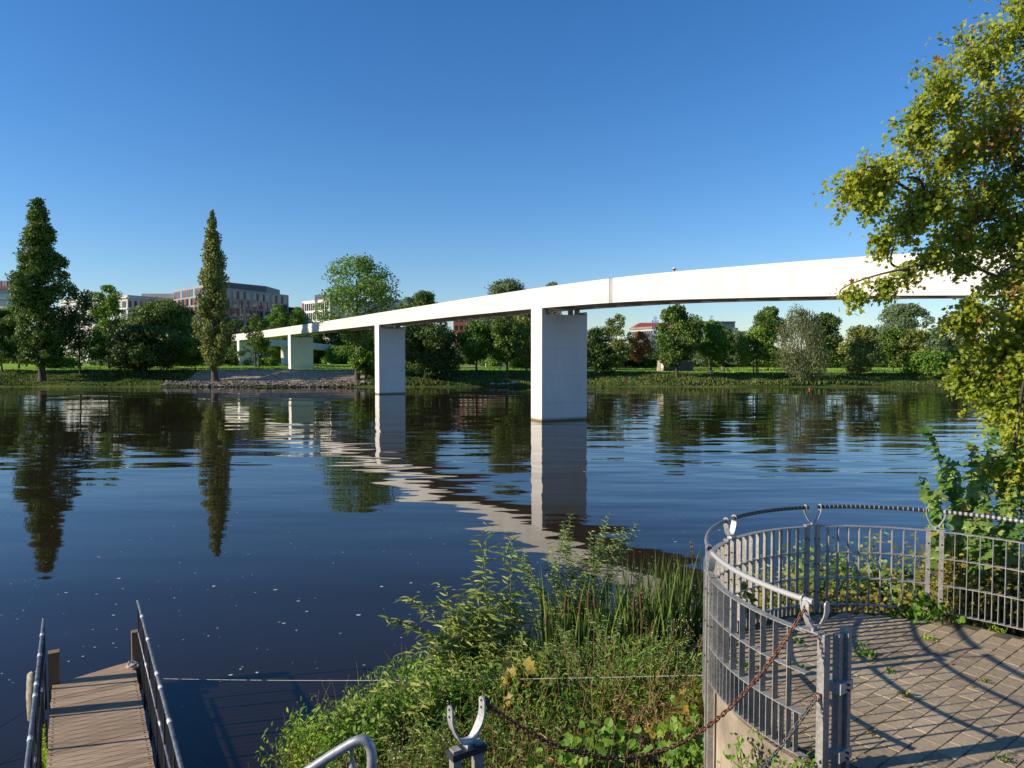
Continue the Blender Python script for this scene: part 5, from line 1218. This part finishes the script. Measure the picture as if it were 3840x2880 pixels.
clump('weed_clump', 'fresh green weeds at the waterline below the left willow', 1330, 2790, 9.2, .35, .12, 90, 'fresh', .11, 'lance', .35, CG)
clump('weed_clump', 'dark green nettles below the low willow', 1480, 2740, 9.4, .4, .2, 110, 'mid', .12, 'lance', .45, CG)
clump('weed_clump', 'fresh green leafy weeds behind the forked bracket', 1640, 2640, 9.8, .4, .18, 110, 'fresh', .12, 'lance', .4, CG)
clump('weed_clump', 'green weeds at the foot of the arching willow', 1780, 2600, 10.4, .4, .16, 100, 'fresh', .11, 'lance', .4, CG)
clump('burdock_plant', 'big pale yellow leaves right of the forked bracket', 1990, 2610, 9.4, .12, .12, 14, 'yellowing', .2, 'maple', .9, CG)
clump('burdock_plant', 'yellow and brown leaves at the foot of the right reeds', 2620, 2690, 8.0, .16, .12, 18, 'yellowing', .17, 'maple', .9, CG)
clump('vine_plant', 'heart leaved green vine between the dry weeds, bottom centre', 2260, 2830, 7.2, .3, .08, 28, 'mid', .11, 'round', .9, CG)
clump('vine_plant', 'green vine leaves at the foot of the platform wall', 2590, 2800, 6.8, .16, .12, 26, 'mid', .1, 'maple', .9, CG)
clump('weed_clump', 'leafy weed in front of the platform wall below the end post', 2970, 2880, 5.0, .12, .04, 12, 'fresh', .05, 'lance', .5, CG)
clump('weed_clump', 'green weeds with seed spikes at the foot of the wall', 2790, 2850, 5.5, .07, .09, 10, 'fresh', .06, 'lance', .5, CG)
clump('weed_clump', 'green weeds under the reeds beside the tan wall', 2480, 2640, 9.2, .35, .15, 90, 'mid', .09, 'lance', .4, CG)
clump('weed_clump', 'green undergrowth below the grey green willow', 2180, 2540, 10.6, .5, .2, 120, 'mid', .11, 'lance', .35, CG)
# ground cover of dry stalks and small leaves
ml = MB(); n = 26000
x = rng.uniform(-3.6, 2.4, n); y = rng.uniform(4.2, 13.6, n); z = near_z(x, y); ok = (z > .1) & (np.hypot(x - PC[0], y - PC[1]) > 2.25); x, y, z = x[ok], y[ok], z[ok]; n = len(x)
P = np.column_stack([x, y, z + rng.random(n) ** 1.5 * .45]); leaves(ml, P, unit(rdir(n) + np.array([0, 0, .9])), rdir(n) + np.array([-.7, -.4, .4]), rng.uniform(.06, .16, n), rng.uniform(.007, .026, n), 'lance')
tag(build('dry_undergrowth', ml, L_['dry']), 'dry brown undergrowth covering the near bank', 'undergrowth', kind='stuff')
ml = MB(); n = 30000
x = rng.uniform(-3.6, 2.4, n); y = rng.uniform(4.2, 13.6, n); z = near_z(x, y); ok = (z > .1) & (np.hypot(x - PC[0], y - PC[1]) > 2.25) & (np.sin(x * 2.1 + y) + np.sin(y * 1.7 - x) + rng.normal(size=n) * .5 > 0); x, y, z = x[ok], y[ok], z[ok]; n = len(x)
P = np.column_stack([x, y, z + rng.random(n) ** 1.2 * (.4 + .55 * np.clip((y - 6) / 4, 0, 1))]); leaves(ml, P, unit(rdir(n) + np.array([0, 0, .8])), rdir(n) + np.array([-.6, -.3, .5]), rng.uniform(.06, .15, n), rng.uniform(.013, .036, n), 'lance')
tag(build('green_undergrowth', ml, L_['mid']), 'low green undergrowth covering the near bank', 'undergrowth', kind='stuff')
ms = MB()
for k in range(900):
    a_, b_ = rng.uniform(-3.2, 2.2), rng.uniform(4.6, 12.8)
    if math.hypot(a_ - PC[0], b_ - PC[1]) < 2.25: continue
    z = nz(a_, b_)
    if z < .1: continue
    P = bend([a_, b_, z], [a_ + rng.normal() * .25, b_ + rng.normal() * .25, z + rng.uniform(.35, 1.15)], n=6); ms.tube(P, np.linspace(.005, .0018, 6), 4, False)
tag(build('dry_stalks', ms, M['drystem']), 'thin dry stalks standing in the undergrowth', 'stalks', kind='stuff')
HG = 'tall herbs on the near bank'
for px, py, D, lf, nn_, sp_, L0, lb in ((1760, 2440, 10.6, 'willow', 30, .3, .15, 'tall pale green shoots left of the yellow leaves'), (1900, 2480, 10.0, 'willowdark', 30, .3, .12, 'upright grey green shoots above the forked bracket'), (2050, 2430, 10.2, 'mid', 34, .3, .12, 'dark leafy stalks between the bracket and the cattails'), (2180, 2450, 10.0, 'willowdark', 36, .32, .11, 'upright leafy stalks below the leftmost cattails'),
    (2310, 2480, 9.6, 'willow', 36, .3, .10, 'pale leafy stalks under the middle cattails'), (2440, 2470, 9.6, 'mid', 36, .3, .10, 'dark green stalks under the two dark cattails'), (2570, 2460, 9.4, 'willowdark', 34, .26, .10, 'leafy stalks hugging the railing above the rope'), (2640, 2560, 8.6, 'mid', 26, .16, .09, 'dark stalks hugging the railing below the rope'),
    (2120, 2590, 9.0, 'fresh', 26, .28, .10, 'bright green stalks behind the sagging rusty chain'), (2380, 2610, 8.8, 'fresh', 24, .28, .09, 'bright green stalks left of the yellow brown leaves'), (1700, 2560, 9.8, 'fresh', 30, .3, .12, 'bright green stalks right of the low willow')):
    c = at(px, py, D); z = nz(c[0], D); root = thing('herb_clump', lb, 'herbs', (c[0], D, z), HG); ms, ml = MB(), MB()
    for k in range(nn_):
        b_ = np.array([c[0] + rng.normal() * sp_, D + rng.normal() * .3, 0]); b_[2] = nz(b_[0], b_[1]); t = b_ + np.array([rng.normal() * .14, rng.normal() * .14, max(.3, (c[2] - z) * rng.uniform(.55, 1.18))])
        P = bend(b_, t, n=8); shoot(ms, ml, P, 26, L0 * rng.uniform(.7, 1.2), L0 * .22, 'lance', .006, .1)
    build('stems', ms, M['stem'], root); build('foliage', ml, L_[lf], root)
for px, py, D, lf, nn_, lb in ((2090, 2660, 9.2, 'dry', 26, 'dry brown herb tangle right of the pale yellow leaves'), (2330, 2600, 9.6, 'olive', 34, 'olive herbs in the middle of the bank below the cattails'), (2450, 2740, 8.2, 'dry', 30, 'brown dead herbs above the lowest sag of the rusty chain'),
    (1830, 2760, 8.4, 'mid', 40, 'dark green herbs behind the right arm of the forked bracket'), (1560, 2800, 8.2, 'fresh', 34, 'fresh green herbs above the bent stair handrail'), (2200, 2700, 8.6, 'mid', 30, 'green herbs between the brown tangles, bottom centre'), (2560, 2600, 8.8, 'mid', 32, 'green herbs close to the railing under the thin leafy shoots'), (1930, 2850, 7.2, 'dry', 26, 'dry straw herbs at the bottom edge right of the forked bracket')):
    c = at(px, py, D); z = nz(c[0], D); root = thing('herb_clump', lb, 'herbs', (c[0], D, z), HG); ms, ml = MB(), MB()
    for k in range(nn_):
        b_ = np.array([c[0] + rng.normal() * .28, D + rng.normal() * .3, 0]); b_[2] = nz(b_[0], b_[1]); t = b_ + np.array([rng.normal() * .15, rng.normal() * .15, max(.25, c[2] - z + rng.normal() * .18)])
        P = bend(b_, t, n=7); shoot(ms, ml, P, 16, .085 * rng.uniform(.6, 1.3), .022, 'lance', .005, .15)
    build('stems', ms, M['drystem' if lf == 'dry' else 'stem'], root); build('foliage', ml, L_[lf], root)
# bushes beyond the far side of the railing
BGp = 'bushes behind the platform railing'
def bush(label, px, py, D, wd, ht, n, leaf, L, shape, asp=.85):
    c = at(px, py, D); z = nz(c[0], D); root = thing('bank_bush', label, 'bush', (c[0], D, z), BGp); ms, ml = MB(), MB()
    for k in range(int(n * 2.8)):
        t = c + np.array([rng.normal() * wd, rng.normal() * .35, -abs(rng.normal()) * ht * .8 + ht * .25 * rng.random()]); b_ = np.array([c[0] + rng.normal() * wd * .8, D + rng.normal() * .3, z])
        P = bend(b_, t, n=6); shoot(ms, ml, P, max(6, int(6 + 6 * (t[2] - z))), L, L * asp, shape, .006, .25, .8, .2, .15)
    build('stems', ms, M['stem'], root); build('foliage', ml, L_[leaf], root)
bush('green bush behind the railing between the left posts', 2890, 2130, 10.3, .35, .7, 34, 'willow', .13, 'lance', .3)
bush('leafy green bush behind the middle post pair of the railing', 3060, 2080, 10.2, .32, .9, 38, 'poplar', .10, 'round')
bush('bright leafy bush behind the railing panel right of the middle posts', 3230, 2110, 10.2, .4, .8, 48, 'poplar', .11, 'round')
bush('green weedy bush behind the railing left of the right hand post pair', 3400, 2140, 10.0, .3, .8, 40, 'poplar', .11, 'round')
bush('yellowing bush behind the right railing panel', 3600, 2090, 9.0, .32, .9, 90, 'yellowing', .11, 'maple')
bush('yellowing bush at the right edge behind the railing', 3790, 2110, 8.9, .35, .9, 100, 'yellowing', .11, 'maple')
bush('dark leafy bush under the sapling at the right edge', 3720, 2010, 10.0, .5, 1.0, 70, 'mid', .12, 'maple')
bush('low yellow green bush seen through the railing bars', 3130, 2200, 9.6, .7, .35, 60, 'yellowing', .10, 'round')
# sapling with big lobed leaves
root = thing('poplar_sapling', 'young poplar with big lobed leaves rising behind the right railing', 'sapling', (6.3, 9.3, nz(6.3, 9.3))); ms, ml = MB(), MB()
b0 = np.array([6.35, 9.35, nz(6.35, 9.35)])
for px, py, D in ((3465, 1600, 9.1), (3445, 1790, 9.0), (3640, 1660, 9.3), (3560, 1720, 9.2), (3730, 1600, 9.4), (3780, 1720, 9.3), (3850, 1640, 9.4), (3500, 1850, 8.9), (3690, 1850, 8.7), (3600, 1870, 9.0), (3540, 1800, 9.2), (3800, 1850, 9.0), (3640, 1950, 8.5), (3840, 1960, 8.7)):
    P = bend(b0 + rng.normal(size=3) * np.array([.25, .1, 0]), at(px, py, D), n=12); shoot(ms, ml, P, 46, .20, .20, 'maple', .014, .5, .75, .1, .35)
build('stem', ms, M['stem'], root, True); build('leaves', ml, L_['poplar'], root)
# twig with large leaves hanging on the railing
root = thing('climbing_vine', 'leafy green vine hanging on the railing behind its left edge', 'vine', at(2780, 2230, 7.9)); ms, ml = MB(), MB()
for e in ((2770, 2170), (2830, 2220), (2760, 2240), (2820, 2280)):
    shoot(ms, ml, bend(at(2790, 2330, 8.0), at(*e, 7.8), n=7), 7, .13, .10, 'round', .006, .3)
build('stem', ms, M['stem'], root); build('leaves', ml, L_['poplar'], root)
# creeper on the jetty railing
root = thing('creeper_plant', 'bright yellow green creeper on the left jetty railing', 'creeper', onz(165, 2880, JZ)); ms, ml = MB(), MB()
for k in range(16):
    f = k / 15; p = onz(172 - 14 * f, 2880 - 60 * f, JZ); D_ = 10.35 + 1.05 * f; a_ = at(165 + rng.normal() * 12, 2890 - 150 * f, D_); P = bend(a_ + (0, 0, -.35), a_ + np.array([rng.normal() * .06, 0, rng.uniform(.0, .16)]), n=6); shoot(ms, ml, P, 46, .075, .03, 'lance', .005, .1, 1.0, .5, -.2)
build('stem', ms, M['stem'], root); build('leaves', ml, L_['creeper'], root)
# weeds growing on the platform
def weed(px, py, n, L, label, leaf='fresh', shape='lance', asp=.4, hgt=.04):
    c = onz(px, py, PZ); mb = MB(); P = c + rng.normal(size=(n, 3)) * np.array([L, L, 0]) * .8; P[:, 2] = PZ - .012 + rng.random(n) * hgt
    leaves(mb, P, unit(rdir(n) + np.array([0, 0, .7])), rdir(n) + np.array([0, 0, .7]), L * rng.uniform(.5, 1.2, n), L * asp, shape)
    tag(build('paving_weed', mb, L_[leaf], org=c), label, 'weed', 'weeds between the paving stones')
weed(3250, 2458, 60, .06, 'biggest green weed tuft in the middle of the paving'); weed(3230, 2420, 26, .035, 'small weed just behind the biggest tuft'); weed(3480, 2395, 34, .045, 'yellow green tuft on the paving nearest the right railing panel', 'creeper')
weed(3335, 2520, 24, .04, 'weed tuft in the shadow line below the biggest tuft'); weed(3395, 2610, 30, .045, 'olive tuft in a joint at the centre of the paving', 'olive'); weed(3685, 2556, 24, .035, 'small olive tuft on the right part of the paving', 'olive')
weed(3765, 2855, 30, .04, 'tuft on the paving at the lower right corner', 'olive'); weed(3740, 2368, 40, .05, 'grass tuft beside the right railing panel', 'creeper', 'lance', .15); weed(3270, 2755, 20, .04, 'flat weed in a joint near the end post', 'olive')
weed(2985, 2510, 40, .05, 'weed tuft seen between the railing bars near the end post'); weed(2800, 2500, 40, .055, 'weed tuft at the inner foot of the railing, left'); weed(2990, 2410, 30, .045, 'dark weed tuft behind the top rail near the chain')
root = thing('paving_bush', 'dark leafy weed at the foot of the right railing post pair', 'weed', onz(3460, 2310, PZ)); mb = MB(); n = 150
P = onz(3460, 2312, PZ) + rng.normal(size=(n, 3)) * np.array([.17, .10, 0]); P[:, 2] = PZ + rng.random(n) * .26 * np.exp(-((P[:, 0] - root.location.x) / .2) ** 2)
leaves(mb, P, unit(rdir(n) + np.array([0, 0, .4])), rdir(n) + np.array([0, 0, .8]), rng.uniform(.05, .10, n), rng.uniform(.04, .08, n), 'round'); build('foliage', mb, L_['mid'], root)
mb = MB(); n = 30; P = onz(3480, 2330, PZ) + rng.normal(size=(n, 3)) * .05; P[:, 2] = PZ; leaves(mb, P, unit(rdir(n) * .5 + np.array([0.2, -.1, .8])), rdir(n), .22, .008, 'quad'); build('grass_blades', mb, L_['fresh'], root)
for px, py, lb in ((3830, 2402, 'curled tan leaf on the paving at the right edge'), (3640, 2575, 'pale fallen leaf on the paving right of centre'), (3270, 2478, 'reddish fallen leaf beside the biggest weed tuft'), (3560, 2490, 'yellow fallen leaf between the rail shadows')):
    c = onz(px, py, PZ + .008); mb = MB(); leaves(mb, np.array([c]), np.array([[1, .3, .1]]), np.array([[0, 0, 1.0]]), .09 if px > 3800 else .05, .045, 'maple'); tag(build('fallen_leaf', mb, L_['dry'], org=c), lb, 'leaf', 'fallen leaves on the paving')

# ================================================================== NEAR TREE ON THE RIGHT
lobes = [(3800, 40, 11, 190), (3650, 210, 11, 165), (3520, 330, 10.5, 150), (3700, 420, 11, 200), (3420, 480, 10.5, 135), (3560, 560, 11, 180), (3300, 640, 10.3, 125), (3180, 695, 10, 85), (3430, 720, 10.6, 160), (3650, 720, 11, 190), (3240, 760, 10, 80),
         (3390, 840, 10.4, 115), (3560, 880, 10.8, 130), (3740, 880, 11, 180), (3300, 905, 10.2, 60), (3470, 950, 10.2, 80), (3810, 620, 11, 190), (3205, 1085, 9.8, 42), (3300, 1050, 9.9, 50), (3390, 1020, 10, 42), (3590, 970, 10.5, 55), (3770, 1050, 10.5, 100),
         (3800, 1190, 10.4, 160), (3640, 1130, 10, 45), (3560, 1190, 10, 38), (3640, 1200, 10, 90), (3700, 1330, 10.4, 130), (3810, 1420, 10, 160), (3655, 1440, 10.2, 85), (3730, 1550, 10, 115), (3840, 1620, 9.8, 150), (3700, 1735, 9.5, 55), (3780, 1800, 9.4, 85), (3850, 1850, 9.3, 110), (3850, 320, 11, 170), (3850, 960, 10.6, 170), (3860, 1250, 10.2, 150), (3250, 690, 10.2, 90), (3590, 1400, 10.2, 45)]
root = thing('maple_tree', 'large sunlit yellow green tree hanging in from the right edge', 'tree', (10.6, 10.8, nz(10.6, 10.8)))
ms, ml = MB(), MB(); tx, ty = 10.4, 10.8
ms.tube(curve([10.6, 10.8, nz(10.6, 10.8) - .2], [10.2, 10.8, 13.5], 0, 12, .1), np.linspace(.34, .10, 12), 12)
NODES = [np.array([10.45, 10.8, z_]) for z_ in np.linspace(3.4, 11.5, 14)]
lobes.sort(key=lambda q: np.linalg.norm((at(*q[:3]) - np.array([10.4, 10.8, 7.0])) * np.array([1, 1, .5])))
for px, py, D, rd in lobes:
    c = at(px, py, D); cand = [q for q in NODES if q[0] > c[0] + .7] or NODES[:1]; p0 = min(cand, key=lambda q: np.linalg.norm((q - c) * np.array([1, .8, 1.25])) + .12 * (10.45 - q[0])); Q = curve(p0, p0 + (c - p0) * (.93 if rd > 70 else .99), rng.uniform(-.1, .35), 14, .07)
    ms.tube(Q, np.linspace(.04 if p0[0] > 9.5 else .024, .007, 14), 6, False); NODES.extend(Q[4:10:2])
    nt = int((rd / 100) ** 2 * 15) + 5; rw = rd * D / FPX
    for k in range(nt):
        f = rng.uniform(.45, 1); s = Q[int(f * 13)]
        e = c + rdir(1)[0] * rw * rng.uniform(.3, 1.12) * np.array([1, 1.1, .9]); 
        s = s * .55 + c * .45 if np.linalg.norm(s - e) > rw * 1.8 else s
        P = bend(s, e, -.02, 6, .05); P[:, 2] -= np.linspace(0, 1, 6) ** 2 * rng.uniform(.05, .22); ms.tube(P[:5], np.linspace(.006, .0022, 5), 4, False)
        m_ = 30; tt = rng.uniform(.25, 1.05, m_); B = np.column_stack([np.interp(tt * 5, np.arange(6), P[:, q]) for q in range(3)]) + rng.normal(size=(m_, 3)) * .06
        d = unit(rdir(m_) + unit(e - s) * .5 + np.array([-.15, 0, -.45])); sz = rng.uniform(.045, .088, m_)
        leaves(ml, B, d, unit(rdir(m_) * .7 + np.array([-.75, -.3, .6])), sz, sz * .9, 'maple')
build('branches', ms, M['branch'], root, True); build('crown', ml, L_['maple'], root)
# reddish dead sprays inside the crown
ml = MB()
for px, py, D in ((3800, 420, 10.4), (3770, 520, 10.5), (3830, 470, 10.4), (3480, 610, 10.2), (3820, 1100, 9.9), (3720, 560, 10.4)):
    c = at(px, py, D); m_ = 34; leaves(ml, c + rng.normal(size=(m_, 3)) * np.array([.14, .1, .12]), rdir(m_), rdir(m_), .07, .035, 'lance')
build('dead_leaves', ml, L_['rust'], root)
